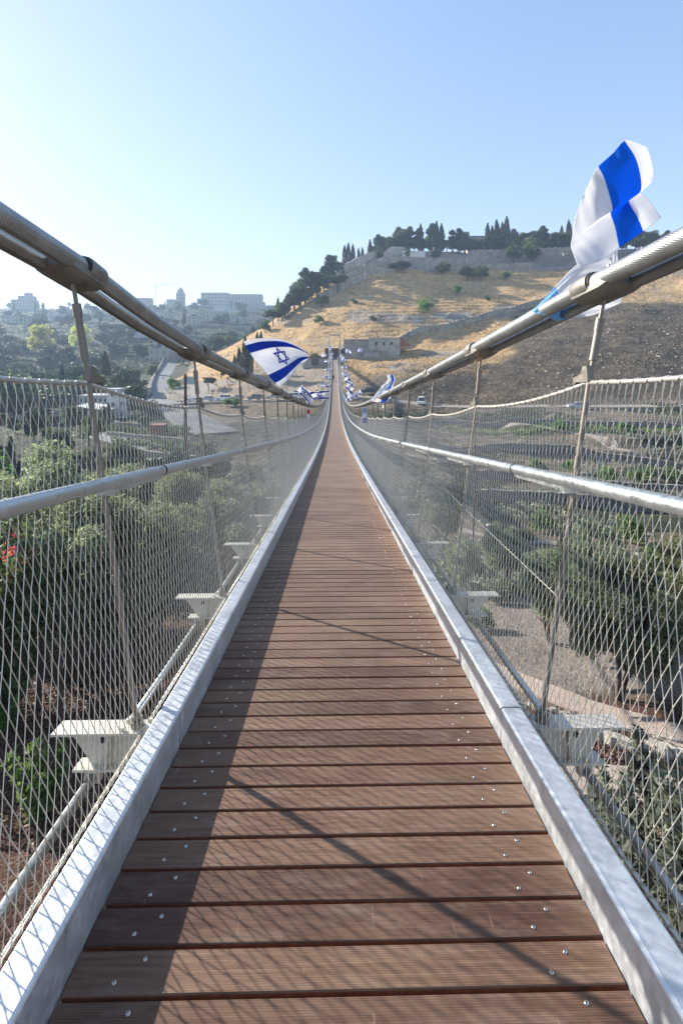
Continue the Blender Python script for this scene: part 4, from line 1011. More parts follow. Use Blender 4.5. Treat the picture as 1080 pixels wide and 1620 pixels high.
# dry tufts, scrub on the hill: nobody could count them
def scatter(name, n, box_, size, mat, label, cond=None, h=.3, seed=1, elong=1.6, up=1.2, bunch=1):
    rs = np.random.RandomState(seed); PXs = rs.uniform(box_[0], box_[1], n); ZZ = rs.uniform(box_[2], box_[3], n) if box_[2] > 60 else np.exp(rs.uniform(math.log(box_[2]), math.log(box_[3]), n))
    xc = (PXs-PX0)/F*ZZ; X_ = CAMX+xc+ZZ*YAW; Y_ = ZZ-xc*YAW; g = G(X_, Y_); py_ = PY0-F*g/ZZ; m = cond(PXs, py_, ZZ, X_, Y_); X_, Y_, g = X_[m], Y_[m], g[m]
    if bunch > 1: X_, Y_, g = np.repeat(X_, bunch), np.repeat(Y_, bunch), np.repeat(g, bunch); X_ = X_+rs.normal(size=len(X_))*size*.7; Y_ = Y_+rs.normal(size=len(X_))*size*.7
    C = np.stack([X_, Y_, g+rs.uniform(0, 1, len(X_))*h], -1); V, Fq = leaves(C, size, rs, elong, up=up)
    o = link(name, np_mesh(name, V, Fq, M[mat])); tag(o, label, kind='stuff')
scatter('dry_grass', 230000, (330, 900, 140, 306), .22, 'straw', 'tufts of golden dry grass on the hillside', lambda p, q, z, x, y: (q > 432) & (fbm(x/11, y/11, 50) > -.30) & (p-800 < (560-q)*.9) & (fbm(x/5, y/5, 22)+fbm(x/14, y/14, 21)*.6 < .14), h=.3, seed=3, up=.6)
scatter('dark_scrub', 9000, (330, 1090, 130, 306), .45, 'shrub_dark' if 'shrub_dark' in M else 'pine', 'dark scrub and thistles on the stony slope', lambda p, q, z, x, y: (fbm(x/16, y/16, 60) > .10), h=.5, seed=4, bunch=3)
scatter('scrub', 5000, (600, 1100, 20, 110), .28, 'sage', 'low grey scrub on the valley terraces', lambda p, q, z, x, y: (fbm(x/7, y/7, 61) > .02), h=.35, seed=6, bunch=5)
scatter('scrub', 3000, (-40, 440, 16, 110), .30, 'olive', 'low green scrub on the valley floor', lambda p, q, z, x, y: (fbm(x/7, y/7, 62) > -.05), h=.35, seed=7, bunch=6)
def debris(name, n, box_, size, mat, label, cond, seed):
    rs = np.random.RandomState(seed); PXs = rs.uniform(box_[0], box_[1], n); ZZ = rs.uniform(box_[2], box_[3], n)
    xc = (PXs-PX0)/F*ZZ; X_ = CAMX+xc+ZZ*YAW; Y_ = ZZ-xc*YAW; g = G(X_, Y_); m = cond(PXs, ZZ, X_, Y_); X_, Y_, g = X_[m], Y_[m], g[m]
    C = np.stack([X_, Y_, g+rs.uniform(0, 1, len(X_))*.04], -1); V, Fq = leaves(C, size, rs, 1.4); o = link(name, np_mesh(name, V, Fq, mat)); tag(o, label, kind='stuff')
M['chip'] = leaf_mat("bark_chips", (.04, .02, .014), (.12, .062, .045), 0)
debris('mulch', 26000, (-120, 480, 6, 16), .06, M['chip'], 'reddish brown bark mulch under the olive trees on the left', lambda p, z, x, y: p < 470, 8)
debris('mulch', 9000, (850, 1160, 7.2, 9.6), .05, M['chip'], 'reddish brown bark mulch beside the gravel path on the right', lambda p, z, x, y: (z > 7.7+0*p) & (z < 9.4-(p-900)*.003), 9)
M['brown_tuft'] = leaf_mat('brown_tufts', (.09, .07, .05), (.24, .19, .13), .3)
scatter('brown_tufts', 70000, (640, 1100, 118, 306), .30, 'brown_tuft', 'brown dry tufts on the dark stony slope at the right', lambda p, q, z, x, y: (q > 462) & ((p > 820) | (q > 560)) & (fbm(x/13, y/13, 63)+fbm(x/4, y/4, 64)*.5 > -.02), h=.25, seed=13)
# boulders on the slopes
def rock_me(seed):
    r = random.Random(seed); mb = MB(); V = []; n_ = 7
    for j, (z, q) in enumerate(((-.4, 1.0), (.1, 1.1), (.42, .75), (.6, .3))):
        for k in range(n_): a = 2*math.pi*k/n_+j*.3; V.append((math.cos(a)*q*r.uniform(.7, 1.1), math.sin(a)*q*.7*r.uniform(.7, 1.1), z*r.uniform(.8, 1.1)))
    Fs = [tuple(range(3*n_, 4*n_))]+[(l*n_+i, l*n_+(i+1) % n_, (l+1)*n_+(i+1) % n_, (l+1)*n_+i) for l in range(3) for i in range(n_)]
    return mb.add(V, Fs)
rb_ = [rock_me(s_) for s_ in range(4)]; mb = MB()
for i in range(1700):
    if i < 1300: px_ = rnd.uniform(340, 1080) if i % 3 else rnd.uniform(840, 1090); Z_ = rnd.uniform(118, 235)
    else: px_ = rnd.uniform(600, 1080); Z_ = rnd.uniform(20, 110)
    p = gp(px_, Z_); s_ = (.12+.6*rnd.random()**3)*(1 if i < 1300 else .5); a = rnd.uniform(0, 6.28); ca, sa = math.cos(a)*s_, math.sin(a)*s_
    src = rb_[i % 4]; mb.add([(p.x+v[0]*ca-v[1]*sa, p.y+v[0]*sa+v[1]*ca, p.z+v[2]*s_*.7) for v in src.V], src.F)
o = mb.build('rubble', simple('slope_limestone', (.30, .27, .23), .9, 0, .3, .5)); tag(o, 'scattered limestone rubble on the slopes', kind='stuff')
# ---------------------------------------------------------------- buildings
M['wallp'] = simple("pale_limestone_wall", (.34, .31, .27), .85, 0, .12, .25)
M['wallw'] = simple("white_wall", (.48, .48, .47), .8, 0, .08, .3)
M['wallg'] = simple("grey_wall", (.33, .32, .30), .85, 0, .15, .3)
M['roofm'] = simple("pale_metal_roof", (.66, .64, .60), .6, .1, .08, .5)
M['roofd'] = simple("dark_roof", (.09, .08, .075), .7)
M['tile'] = simple("red_roof_tiles", (.30, .12, .07), .8, 0, .2, 1)
M['glass'] = simple("dark_window_glass", (.04, .05, .06), .15, .0, .1, 1, spec=.8)
def building(name, px, Z, parts, label, cat='building', rz=0.0, group=None, dz=-1):
    # parts: (kind, x, y, z, w, d, h, wall material, rows, cols)
    p = gp(px, Z, dz); r = empty(name, p, rz, label, cat, group)
    for (x, y, z, w, d, h, mt, rows, cols, *sides) in parts:
        mb = MB(); mb.box((x, y, z+h/2), (w, d, h)); wl = mb.build('wall', M[mt], r, loc=(0, 0, 0))
        mb = MB(); mb.box((x, y, z+h+.15), (w+.3, d+.3, .3)); mb.build('parapet', M[mt], wl, loc=(0, 0, 0))
        if rows:
            ww = w/cols; hh = h/rows
            wm = MB(); wm.box((0, 0, 0), (ww*.30, .12, hh*.42)); wm = wm.mesh('window', M['glass'])
            for i in range(cols):
                for j in range(rows): link('window', wm, r, (x-w/2+(i+.5)*ww, y-d/2-.03, z+(j+.5)*hh))
    return r
building('hotel_building', 368, 800, [(0, 0, 0, 108, 22, 22, 'wallp', 4, 18), (-30, -2, 0, 48, 22, 24.5, 'wallp', 4, 8)], 'long flat roofed hotel like block on the far ridge right of the tower', 'building')
b = building('bell_tower', 286, 790, [(0, 0, 0, 12, 12, 25, 'wallp', 4, 2), (0, 0, 25.3, 8.5, 8.5, 5, 'wallp', 1, 2), (-14, 2, 0, 18, 12, 14, 'wallp', 2, 4)], 'slim domed bell tower standing on the far ridge', 'tower')
mb = MB(); mb.tube([(0, 0, 30.5), (0, 0, 32), (0, 0, 33.7), (0, 0, 35), (0, 0, 37)], [4.2, 3.9, 2.7, 1.0, .2], 12); mb.build('dome', M['wallp'], b, True, loc=(0, 0, 0))
building('hotel_building', 40, 760, [(0, 0, 0, 36, 16, 18, 'wallp', 4, 8), (4, 0, 18.3, 22, 14, 6, 'wallp', 2, 4), (6, 0, 24.6, 9, 8, 5, 'wallp', 1, 2)], 'white stepped hotel like block on the far ridge at far left', 'building')
building('house', 48, 470, [(0, 0, 0, 9, 9, 17, 'wallp', 5, 2)], 'narrow pale tower house among trees at far left', 'house')
building('house', 230, 780, [(0, 0, 0, 22, 14, 20, 'wallp', 4, 5)], 'pale block on the far ridge left of the bell tower', 'house')
G3 = 'houses on the hazy far slope'
for px_, Z_, w_, h_, rows, cols, mt, lab in ((335, 560, 34, 13, 3, 7, 'wallp', 'wide terraced stone house below the long ridge block'), (310, 520, 18, 11, 3, 4, 'wallp', 'stone house left of the wide terraced one below the long ridge block'), (375, 520, 16, 9, 2, 4, 'wallg', 'grey house right of the wide terraced one, near the hill edge'), (352, 600, 20, 14, 3, 5, 'wallw', 'white house higher up below the long ridge block'), (392, 640, 22, 10, 2, 5, 'wallp', 'pale low house near the crest where the hill edge begins'),
        (265, 560, 14, 10, 2, 3, 'wallp', 'small pale house half hidden by trees left of the terraced houses'), (160, 640, 30, 7, 2, 8, 'wallp', 'low long house high on the hazy slope behind the first hanger'), (95, 620, 20, 8, 2, 4, 'wallp', 'low pale house high on the hazy slope left of the first hanger'), (20, 560, 18, 9, 2, 4, 'wallg', 'grey house high on the hazy slope at the picture edge'), (225, 420, 20, 5, 1, 5, 'wallw', 'low white shed on the slope right of the first hanger'),
        (262, 292, 17, 9, 2, 4, 'wallp', 'stone house at the head of the valley road'), (280, 300, 11, 7, 2, 3, 'wallp', 'smaller stone house beside the one at the head of the valley road'), (410, 700, 20, 12, 3, 5, 'wallp', 'pale house just left of the foot of the hill skyline'), (195, 700, 24, 10, 3, 6, 'wallp', 'pale house below the crane on the far ridge')):
    building('house', px_, Z_, [(0, 0, 0, w_, w_*.6, h_, mt, rows, cols), (w_*.2, -w_*.36, 0, w_*.4, w_*.3, h_*.6, mt, max(1, rows-1), 2)], lab, 'house', rz=rnd.uniform(-.35, .35))
# valley floor buildings
b = building('white_roofed_building', 138, 128, [(0, 0, 0, 13, 8, 3.4, 'wallg', 1, 6)], 'low building with a shallow white gabled roof seen through the left-hand netting', dz=-.3, rz=.1)
mb = MB(); mb.prism([(-7.4, 3.5), (-1, 5.1), (7.4, 3.8), (7.4, 3.6), (-1, 4.9), (-7.4, 3.3)], lambda u, v: (u, -5, v), lambda u, v: (u, 5, v)); mb.build('roof', M['roofm'], b, loc=(0, 0, 0))
building('office_block', 165, 160, [(0, 0, 0, 13, 8, 5.5, 'wallw', 2, 8)], 'white two storey block with a dark window band behind the white roofed building', dz=-.3)
building('tower_house', 184, 132, [(0, 0, 0, 3.4, 3.4, 8.5, 'wallw', 3, 1), (2.4, 0, 0, 2.2, 3, 6, 'wallw', 2, 1)], 'small white tower house right of the low white gabled roof', dz=-.3)
building('shed', 252, 92, [(0, 0, 0, 2.4, 2, 1.8, 'tile', 0, 0)], 'small brown shed beside the upper hedge left of the bridge', dz=-.1)
building('stone_hut', 253, 48, [(0, 0, 0, 1.3, 1.1, 1.6, 'wallp', 0, 0)], 'small stone hut just above the left handrail joint', dz=-.1)
building('house', 8, 132, [(0, 0, 0, 7, 6, 7, 'wallw', 2, 2)], 'pale house at the left picture edge behind the netting', dz=-.3)

# stone building at the far end of the bridge and the abutment
base = P(586, PY0, 172); gz = D(ZEND)-1.2
r = empty('stone_building', (base.x, base.y, gz-3.5), -.06, 'pale stone building with a lower grey terrace to the right of the far bridge tower', 'building')
for nm, x, y, z, w, d, h, mt in (('wall', 5.2, 5, 0, 12, 6, 13.2, 'masp'), ('wall', -5.5, 5.5, 0, 9.5, 6, 12.2, 'mas'), ('terrace', -1.5, 0, 0, 15, 5, 8.6, 'mas'), ('terrace', 8.2, .5, 0, 5, 5, 6.8, 'masp')):
    mb = MB(); mb.box((x, y, z+h/2), (w, d, h)); mb.build(nm, M[mt], r, loc=(0, 0, 0))
mb = MB(); mb.prism([(10.9, 13.3), (11.3, 13.5), (15.5, 10.3), (15.4, 10.0), (10.9, 10.0)], lambda u, v: (u, 3, v), lambda u, v: (u, 8, v)); mb.build('roof', M['tile'], r, loc=(0, 0, 0))
for i, (x, y, z, w) in enumerate(((-1.5, -2.62, 8.3, 15.2), (8.2, -2.12, 6.5, 5.2), (5.2, 1.9, 12.9, 12.3))):
    mb = MB(); mb.box((x, y, z), (w, .35, .35)); mb.build('coping', M['masp'], r, loc=(0, 0, 0))
for x in (-7.6, -3.9, 3.7, 5.6): mb = MB(); mb.box((x, -2.58, 4.2), (.45, .4, 8.2)); mb.build('buttress', M['mas'], r, loc=(0, 0, 0))
for x in (2.2, 5.0, 8.0): mb = MB(); mb.box((x, 1.98, 10.9), (.9, .1, 1.3)); mb.build('window', M['roofd'], r, loc=(0, 0, 0))
mb = MB(); mb.box((.3, -2.6, 6.4), (5.6, .3, 1.8)); mb.build('sign_board', M['wallg'], r, loc=(0, 0, 0))
mb = MB(); mb.box((-3.2, 5.5, 12.4), (14, 6.6, .35)); mb.build('roof', M['wallg'], r, loc=(0, 0, 0))
base = P(507, PY0, 170)
r = empty('entrance_kiosk', (base.x, base.y, gz-1.6), .03, 'low grey entrance kiosk with a dark opening left of the far bridge tower', 'kiosk')
mb = MB(); mb.box((0, 0, 1.6), (13.5, 5, 3.6)); mb.build('wall', M['wallg'], r, loc=(0, 0, 0))
mb = MB(); mb.box((0, -.2, 3.6), (14.2, 6, .4)); mb.build('roof', M['roofd'], r, loc=(0, 0, 0))
mb = MB(); mb.box((-2.0, -2.53, 1.9), (2.6, .1, 2.4)); mb.build('door', M['roofd'], r, loc=(0, 0, 0))
r = empty('bridge_abutment', (0, ZEND+3, dE-7), 0, 'grey concrete abutment block carrying the far end of the walkway', 'abutment')
mb = MB(); mb.box((0, 0, 3.3), (5.4, 7, 6.5)); mb.build('block', M['wallg'], r, loc=(0, 0, 0))
mb = MB(); mb.box((0, 4.5, 6.6+2.2), (7.4, .4, 5.2)); mb.build('backdrop_wall', M['rust'], r, loc=(0, 0, 0))
mb = MB(); mb.box((0, .2, 6.72), (3.0, 7.4, .12)); mb.build('landing', M['wallg'], r, loc=(0, 0, 0))

# crane
p = gp(246, 860); r = empty('tower_crane', p, 0, 'thin pale tower crane on the far ridge left of the bell tower', 'crane'); mc = simple("crane_paint", (.45, .36, .22), .6)
mb = MB()
for sx in (-1, 1):
    for sy in (-1, 1): mb.tube([(sx*.8, sy*.8, 0), (sx*.8, sy*.8, 46)], .16, 4)
for i in range(23): mb.tube([(-.8, -.8, i*2), (.8, -.8, i*2+2)], .1, 3); mb.tube([(.8, .8, i*2), (-.8, .8, i*2+2)], .1, 3)
mb.build('mast', mc, r, loc=(0, 0, 0)); mb = MB(); mb.tube([(-16, 0, 41), (50, 0, 46)], .3, 4); mb.tube([(-16, 0, 42.4), (0, 0, 48), (30, 0, 46)], .15, 4); mb.build('jib', mc, r, loc=(0, 0, 0))

# ---------------------------------------------------------------- vehicles
M['tyre'] = simple("tyre", (.02, .02, .02), .8); M['rim'] = simple("rim", (.4, .4, .4), .3, .8)
M['lamp'] = simple("lamp_glass", (.6, .6, .58), .2); M['tail'] = simple("tail_lamp_glass", (.35, .02, .02), .3)
def paint(name, c): return simple(name, c, .28, .1, .03, 1, spec=.6)
PNT = {k: paint(k+"_car_paint", c) for k, c in dict(white=(.72, .72, .70), silver=(.42, .43, .44), black=(.03, .035, .04), grey=(.16, .17, .18), beige=(.45, .42, .36)).items()}
def vehicle(name, loc, rz, body, cabin, L, W, pm, label, cat, group=None):
    r = empty(name, loc, rz, label, cat, group)
    def loft(prof, w0, w1):
        mb = MB(); zs = [v for u, v in prof]; lo, hi = min(zs), max(zs); V = []
        for side in (-1, 1):
            for u, v in prof: V.append((u, side*(w0+(w1-w0)*(v-lo)/(hi-lo+1e-6))/2, v))
        n_ = len(prof); return mb.add(V, [tuple(range(n_)), tuple(range(2*n_-1, n_-1, -1))]+[(i, n_+i, n_+(i+1) % n_, (i+1) % n_) for i in range(n_)])
    o_ = loft(body, W, W*.96).build('body', PNT[pm], r, loc=(0, 0, 0))
    o_ = loft(cabin, W*.9, W*.74).build('windows', M['glass'], r, loc=(0, 0, 0))
    ct = max(v for u, v in cabin); us = [u for u, v in cabin if v > ct-.06]; mb = MB(); mb.rbox(((max(us)+min(us))/2, 0, ct), (max(us)-min(us)+.12, W*.76, .09), .04); mb.build('roof', PNT[pm], r, loc=(0, 0, 0))
    mb = MB()
    for sx in (-1, 1):
        for u in (min(us), (min(us)+max(us))/2+.1, max(us)): mb.tube([(u, sx*W*.38, ct), (u+(-.28 if u == min(us) else .45 if u == max(us) else 0), sx*W*.46, body[3][1]-.02)], .04, 4)
    mb.build('pillar', PNT[pm], r, loc=(0, 0, 0))
    for sx in (-1, 1):
        for u in (-L*.3, L*.3):
            mb = MB(); mb.tube([(u, sx*(W/2-.20), .32), (u, sx*(W/2+.01), .32)], .33, 14); wh = mb.build('wheel', M['tyre'], r, loc=(0, 0, 0))
            mb = MB(); mb.tube([(u, sx*(W/2+.005), .32), (u, sx*(W/2+.02), .32)], .2, 10); mb.build('rim', M['rim'], wh, loc=(0, 0, 0))
        mb = MB(); mb.box((L/2-.03, sx*W*.36, .72), (.10, .30, .15)); mb.build('headlight', M['lamp'], r, loc=(0, 0, 0))
        mb = MB(); mb.box((-L/2+.03, sx*W*.38, .82), (.10, .22, .22)); mb.build('tail_light', M['tail'], r, loc=(0, 0, 0))
    return r
B1 = [(-2.15, .3), (-2.2, .7), (-2.12, .93), (-1.3, .98), (.95, .95), (1.9, .84), (2.15, .7), (2.18, .35), (1.9, .25), (-1.9, .25)]; C1 = [(-1.75, .93), (-1.2, 1.40), (.25, 1.42), (1.05, .93)]
B2 = [(-2.15, .35), (-2.2, .8), (-2.15, 1.05), (-1.3, 1.08), (1.0, 1.05), (1.95, .98), (2.2, .8), (2.2, .4), (1.9, .3), (-1.9, .3)]; C2 = [(-2.05, 1.04), (-1.85, 1.68), (.45, 1.70), (1.15, 1.04)]
G4 = 'cars parked in a row beyond the left-hand cables'
for i, (px_, Z_, B_, C_, pm, a, lab) in enumerate(((296, 145, B1, C1, 'white', 2.9, 'white saloon parked first at the left end of the row, right of the rusty pole'), (309, 144, B1, C1, 'white', 2.8, 'white car parked second from the left, just left of the second left hanger'), (328, 142, B1, C1, 'silver', 3.0, 'silver car parked just right of the second left hanger'), (353, 140, B2, C2, 'white', 2.95, 'tall white car in the middle of the parked row'),
        (376, 141, B1, C1, 'silver', 3.1, 'low silver car parked behind the third left hanger'), (403, 139, B2, C2, 'grey', 3.0, 'silver grey off road car parked between third and fourth left hangers'), (432, 140, B1, C1, 'beige', 3.1, 'pale car parked behind the main cable left of the flags'), (463, 140, B2, C2, 'white', 3.05, 'white car parked at the right end of the row, below the big flag'), (476, 141, B1, C1, 'silver', 3.1, 'silver car parked behind the lower left flag'))):
    vehicle('parked_car', gp(px_, Z_, .55), a, B_, C_, 4.35, 1.78, pm, lab, 'car', G4)
vehicle('parked_car', gp(583, 132, .4), 2.9, B2, C2, 4.6, 1.85, 'black', 'dark off road car standing behind the white flags just right of the walkway', 'car')
VB = [(-2.3, .35), (-2.35, .9), (-2.3, 1.2), (-1.3, 1.22), (1.3, 1.18), (2.0, 1.1), (2.35, .85), (2.35, .4), (2.0, .3), (-2.0, .3)]; VC = [(-2.25, 1.18), (-2.2, 1.95), (1.0, 1.98), (1.9, 1.12)]
vehicle('van', gp(666, 119, .2), -1.75, VB, VC, 4.8, 1.9, 'white', 'white van coming down the dirt road right of the bridge', 'van')
vehicle('parked_car', gp(912, 100, .2), 3.1, B1, C1, 4.35, 1.78, 'silver', 'silver blue car on the dirt road behind the right-hand near post', 'car')
vehicle('parked_car', gp(150, 240, .1), 2.6, B1, C1, 4.35, 1.78, 'white', 'white car among trees below the hazy slope right of the first hanger', 'car')
vehicle('parked_car', gp(172, 110, .3), .3, B2, C2, 4.35, 1.78, 'white', 'white car on the side road above the left handrail', 'car')

# ---------------------------------------------------------------- people
def person(loc, rz, h, label, shirt, stride=.12):
    s_ = h/1.75; vs = [(0, 0, .96), (0, .0, 1.15), (0, .01, 1.38), (0, .01, 1.48), (0, 0, 1.56), (0, -.02, 1.66), (0, -.01, 1.74)]
    rd = [.15, .135, .16, .07, .058, .095, .07]; ed = [(0, 1), (1, 2), (2, 3), (3, 4), (4, 5), (5, 6)]
    def chain(root, L):
        a = root
        for v, r_ in L: vs.append(v); rd.append(r_); ed.append((a, len(vs)-1)); a = len(vs)-1
    for sx in (-1, 1):
        st = stride*sx
        chain(0, [((sx*.10, 0, .88), .105), ((sx*.11, st*.5, .50), .065), ((sx*.11, st*1.2, .09), .045), ((sx*.12, st*1.2-.16, .04), .04)])
        chain(2, [((sx*.19, .01, 1.40), .062), ((sx*.25, -st*.3, 1.14), .042), ((sx*.24, -.08-st*.8, .90), .032), ((sx*.24, -.11-st*.9, .80), .036)])
    me = bpy.data.meshes.new('body'); me.from_pydata([tuple(c*s_ for c in v) for v in vs], ed, [])
    root = empty('person', loc, rz, label, 'person'); o_ = link('body', me, root)
    sk = o_.modifiers.new('skin', 'SKIN'); 
    for i, r_ in enumerate(rd): me.skin_vertices[0].data[i].radius = (r_*s_*(1.15 if i in (0, 1, 2) else 1), r_*s_*(.8 if i in (0, 1, 2) else 1)) if me.skin_vertices else (r_, r_)
    o_.modifiers.new('sub', 'SUBSURF').levels = 1; o_.modifiers['sub'].render_levels = 2
    t = NT('clothes_'+shirt[0]); z_ = t.n("SeparateXYZ"); t.L.new(t.coord('Object'), z_.inputs[0])
    f = t.math('DIVIDE', z_.outputs[2], 1.8*s_); cr = t.ramp(f, [(.0, (.03, .03, .03)), (.055, (.05, .05, .06)), (.52, shirt[1]), (.845, (.38, .24, .17))]); t.N[-1].color_ramp.interpolation = 'CONSTANT'
    t.base(cr); t.pr(.8); me.materials.append(t.m)
    hb = MB()
    for j in range(5): pass
    hb.tube([(0, .012, 1.64*s_), (0, .012, 1.70*s_), (0, .008, 1.755*s_), (0, .005, 1.785*s_)], [.100*s_, .108*s_, .085*s_, .03*s_], 12); hb.build('hair', simple('dark_hair', (.02, .015, .012), .7), root, True, loc=(0, 0, 0))
def skin_setup():
    pass
pz = 118.0
pp = Vector((-.32, 112, D(112)))
person(pp, 0, 1.78, 'person in dark clothes walking far along the deck near the left kerb', ('dark', (.03, .03, .035)))
pp = gp(352, 152, 0); person(pp, 2.2, 1.75, 'person in dark clothes standing on the grey slope above the parked cars', ('slate', (.05, .06, .08)), .05)
pp = gp(258, 215, .35); person(pp, .3, 1.75, 'person walking on the right side of the valley road', ('blue', (.10, .12, .2)), .12)

# ---------------------------------------------------------------- flags
def flag_mat(name, blue=(.02, .07, .42), blue2=None, ws=1.0, star=True, tr=.45):
    t = NT(name); uv = t.n("UVMap").outputs[0]; s = t.n("SeparateXYZ"); t.L.new(uv, s.inputs[0]); u, v = s.outputs[0], s.outputs[1]
    def band(x, a, b): return t.math('MULTIPLY', t.math('GREATER_THAN', x, a), t.math('LESS_THAN', x, b))
    f = t.math('ADD', band(v, .10, .265), band(v, .735, .90))
    if star:
        X = t.math('MULTIPLY', t.math('SUBTRACT', u, .5), 1.375); Y = t.math('SUBTRACT', v, .5)
        def tri(sg):
            ds = [t.math('ADD', t.math('MULTIPLY', X, nx_*sg), t.math('MULTIPLY', Y, ny_*sg)) for nx_, ny_ in ((0, 1), (.866, -.5), (-.866, -.5))]
            m = t.math('MAXIMUM', t.math('MAXIMUM', ds[0], ds[1]), ds[2])
            return t.math('LESS_THAN', t.math('ABSOLUTE', t.math('SUBTRACT', m, .100)), .019)
        f = t.math('MINIMUM', t.math('ADD', f, t.math('MAXIMUM', tri(1), tri(-1))), 1.0)
    c = t.mix(f, (.86*ws, .86*ws, .88*ws), blue); t.base(c); t.pr(.7, 0, .2)
    wv = t.n("TexWave"); t.L.new(uv, wv.inputs[0]); wv.inputs['Scale'].default_value = 300
    tb = t.n("BsdfTranslucent"); t.L.new(c, tb.inputs[0]); mx = t.n("MixShader"); mx.inputs[0].default_value = tr; t.L.new(t.b.outputs[0], mx.inputs[1]); t.L.new(tb.outputs[0], mx.inputs[2]); t.L.new(mx.outputs[0], t.out.inputs[0])
    nf = t.noise(t.mapping(uv, (4, 11, 1), (0, 0, .5)), 1.6, 5); t.bump(nf, .7, .03); return t.m
M['flag'] = flag_mat('flag_cloth'); M['flag_plain'] = flag_mat('flag_cloth_large', (.012, .235, .80), star=False, tr=.6); M['flag_backlit'] = flag_mat('flag_cloth_backlit', (.42, .70, .95), star=False, tr=.6)  # last cloth: light shining through is put into its blue as a paler tone
def cr1(P_, t):                       # Catmull-Rom along a list of vectors
    n_ = len(P_)-1; k = min(int(t*n_), n_-1); f = t*n_-k; a, b, c, d = P_[max(k-1, 0)], P_[k], P_[k+1], P_[min(k+2, n_)]
    return .5*((2*b)+(c-a)*f+(2*a-5*b+4*c-d)*f*f+(3*b-a-3*c+d)*f**3)
def patch(name, rows, us, vs, nu, nv, mat, ripple, label, group=None, seed=0, tie=None):
    # rows[i][j] : 3D points, us / vs : flag coordinates of the rows and columns
    r = random.Random(seed); root = empty(name, rows[0][0], 0, label, 'flag', group); o0 = rows[0][0]; V = []; UV = []
    for i in range(nu+1):
        t = i/nu; rowp = [cr1([rw[j] for rw in rows], t) for j in range(len(rows[0]))]; u = float(np.interp(t, np.linspace(0, 1, len(us)), us))
        for j in range(nv+1):
            q = j/nv; p = cr1(rowp, q); v = float(np.interp(q, np.linspace(0, 1, len(vs)), vs))
            p = p + Vector((0, 1, 0))*ripple*(math.sin(u*9+v*5+seed)+.5*math.sin(v*15-u*6+seed*2)+.3*math.sin(u*23+v*3)) + Vector((0, 0, 1))*ripple*.25*math.sin(u*13+v*11+seed)
            p = p + Vector((0, 1, 0))*ripple*.35*math.sin((u+v)*41+3*math.sin(v*9+seed)) ; V.append(p-o0); UV.append((u, v))
    idx = np.arange((nu+1)*(nv+1)).reshape(nu+1, nv+1); Fq = np.stack([idx[:-1, :-1], idx[1:, :-1], idx[1:, 1:], idx[:-1, 1:]], -1).reshape(-1, 4)
    me = np_mesh('cloth', np.array([tuple(v) for v in V]), Fq, mat, smooth=True); l = me.uv_layers.new(name='UVMap'); l.data.foreach_set('uv', np.array(UV, np.float32)[Fq.ravel()].ravel())
    o_ = link('cloth', me, root); sd_ = o_.modifiers.new('thickness', 'SOLIDIFY'); sd_.thickness = .0012
    if tie:
        mb = MB(); mb.tube([tie[0]-o0, tie[1]-o0], tie[2] if len(tie) > 2 else .006, 5); mb.build('tie_cord', M['rope'], root, loc=(0, 0, 0))
    return root
def PR(L, Z): return [P(a[0], a[1], Z+(a[2] if len(a) > 2 else 0)) for a in L]
# big flag on the left, star in view
rows = [PR([(385, 540), (393, 554), (402, 568), (416, 583), (428, 598), (442, 612, .05)], 9.75),
        PR([(410, 535, -.05), (420, 547), (431, 560, .1), (440, 574, .06), (449, 587), (454, 602, -.02)], 9.75),
        PR([(437, 536, -.06), (446, 545, -.05), (452, 556, .08), (459, 567, .1), (463, 576, 0), (466, 588, -.05)], 9.75),
        PR([(462, 543, 0), (466, 549, 0), (470, 556, .04), (473, 561, .05), (475, 568, 0), (478, 575, -.05)], 9.75),
        PR([(484, 556, .05), (485, 558), (486, 560), (487, 562), (487, 565), (488, 568)], 9.75)]
patch('flag', rows, [0, .34, .66, .86, 1.0], [1.0, .80, .60, .40, .20, 0], 60, 48, M['flag'], .012, 'large white flag with blue stripes and a blue star flying above the left-hand cable', seed=1, tie=(P(488, 563, 9.75), P(441, 617, 9.8), .004))
# large flag on the right, rising over the cable
Zf = 2.62
rows = [PR([(1023, 233, .03), (1005, 226, .02), (987, 223), (968, 243, .02), (946, 263), (934, 283, .03), (920, 312, .05)], Zf),
        PR([(1031, 262, .02), (1019, 250), (1003, 250, -.02), (978, 270, -.02), (957, 290), (938, 310, .05), (909, 344, .07)], Zf),
        PR([(1029, 288, -.03), (1021, 294, -.03), (1012, 300, -.03), (990, 316, -.01), (967, 330), (938, 350, .06), (904, 378, .08)], Zf),
        PR([(1010, 300, .05), (1002, 308, .05), (993, 317, .05), (981, 326, .05), (965, 337, .04), (936, 360, .07), (903, 390, .08)], Zf),
        PR([(1029, 322, .03), (1017, 332, .02), (1005, 340), (990, 352, .02), (973, 364, .05), (941, 384, .07), (906, 402, .08)], Zf),
        PR([(1045, 344), (1031, 355), (1017, 366), (998, 379, .02), (979, 392, .04), (950, 412, .02), (915, 424, .06)], Zf)]
patch('flag', rows, [0, .12, .24, .30, .40, .50], [.0, .05, .10, .18, .265, .38, .60], 64, 64, M['flag_plain'], .005, 'large white flag with a bright blue band blowing up above the right-hand cable', seed=2, tie=(P(965, 408, Zf), P(970, 440, 2.5)))
Zg = 2.95
rows = [PR([(975, 392), (978, 420), (982, 445), (985, 478)], Zg), PR([(945, 400, .03), (950, 430), (956, 458), (960, 490)], Zg),
        PR([(910, 420, .05), (918, 440), (925, 468), (933, 499)], Zg), PR([(878, 452, .05), (886, 468), (896, 484), (905, 503)], Zg), PR([(841, 494, .03), (856, 498), (870, 503), (884, 508)], Zg)]
def rot_uv(rows): return rows
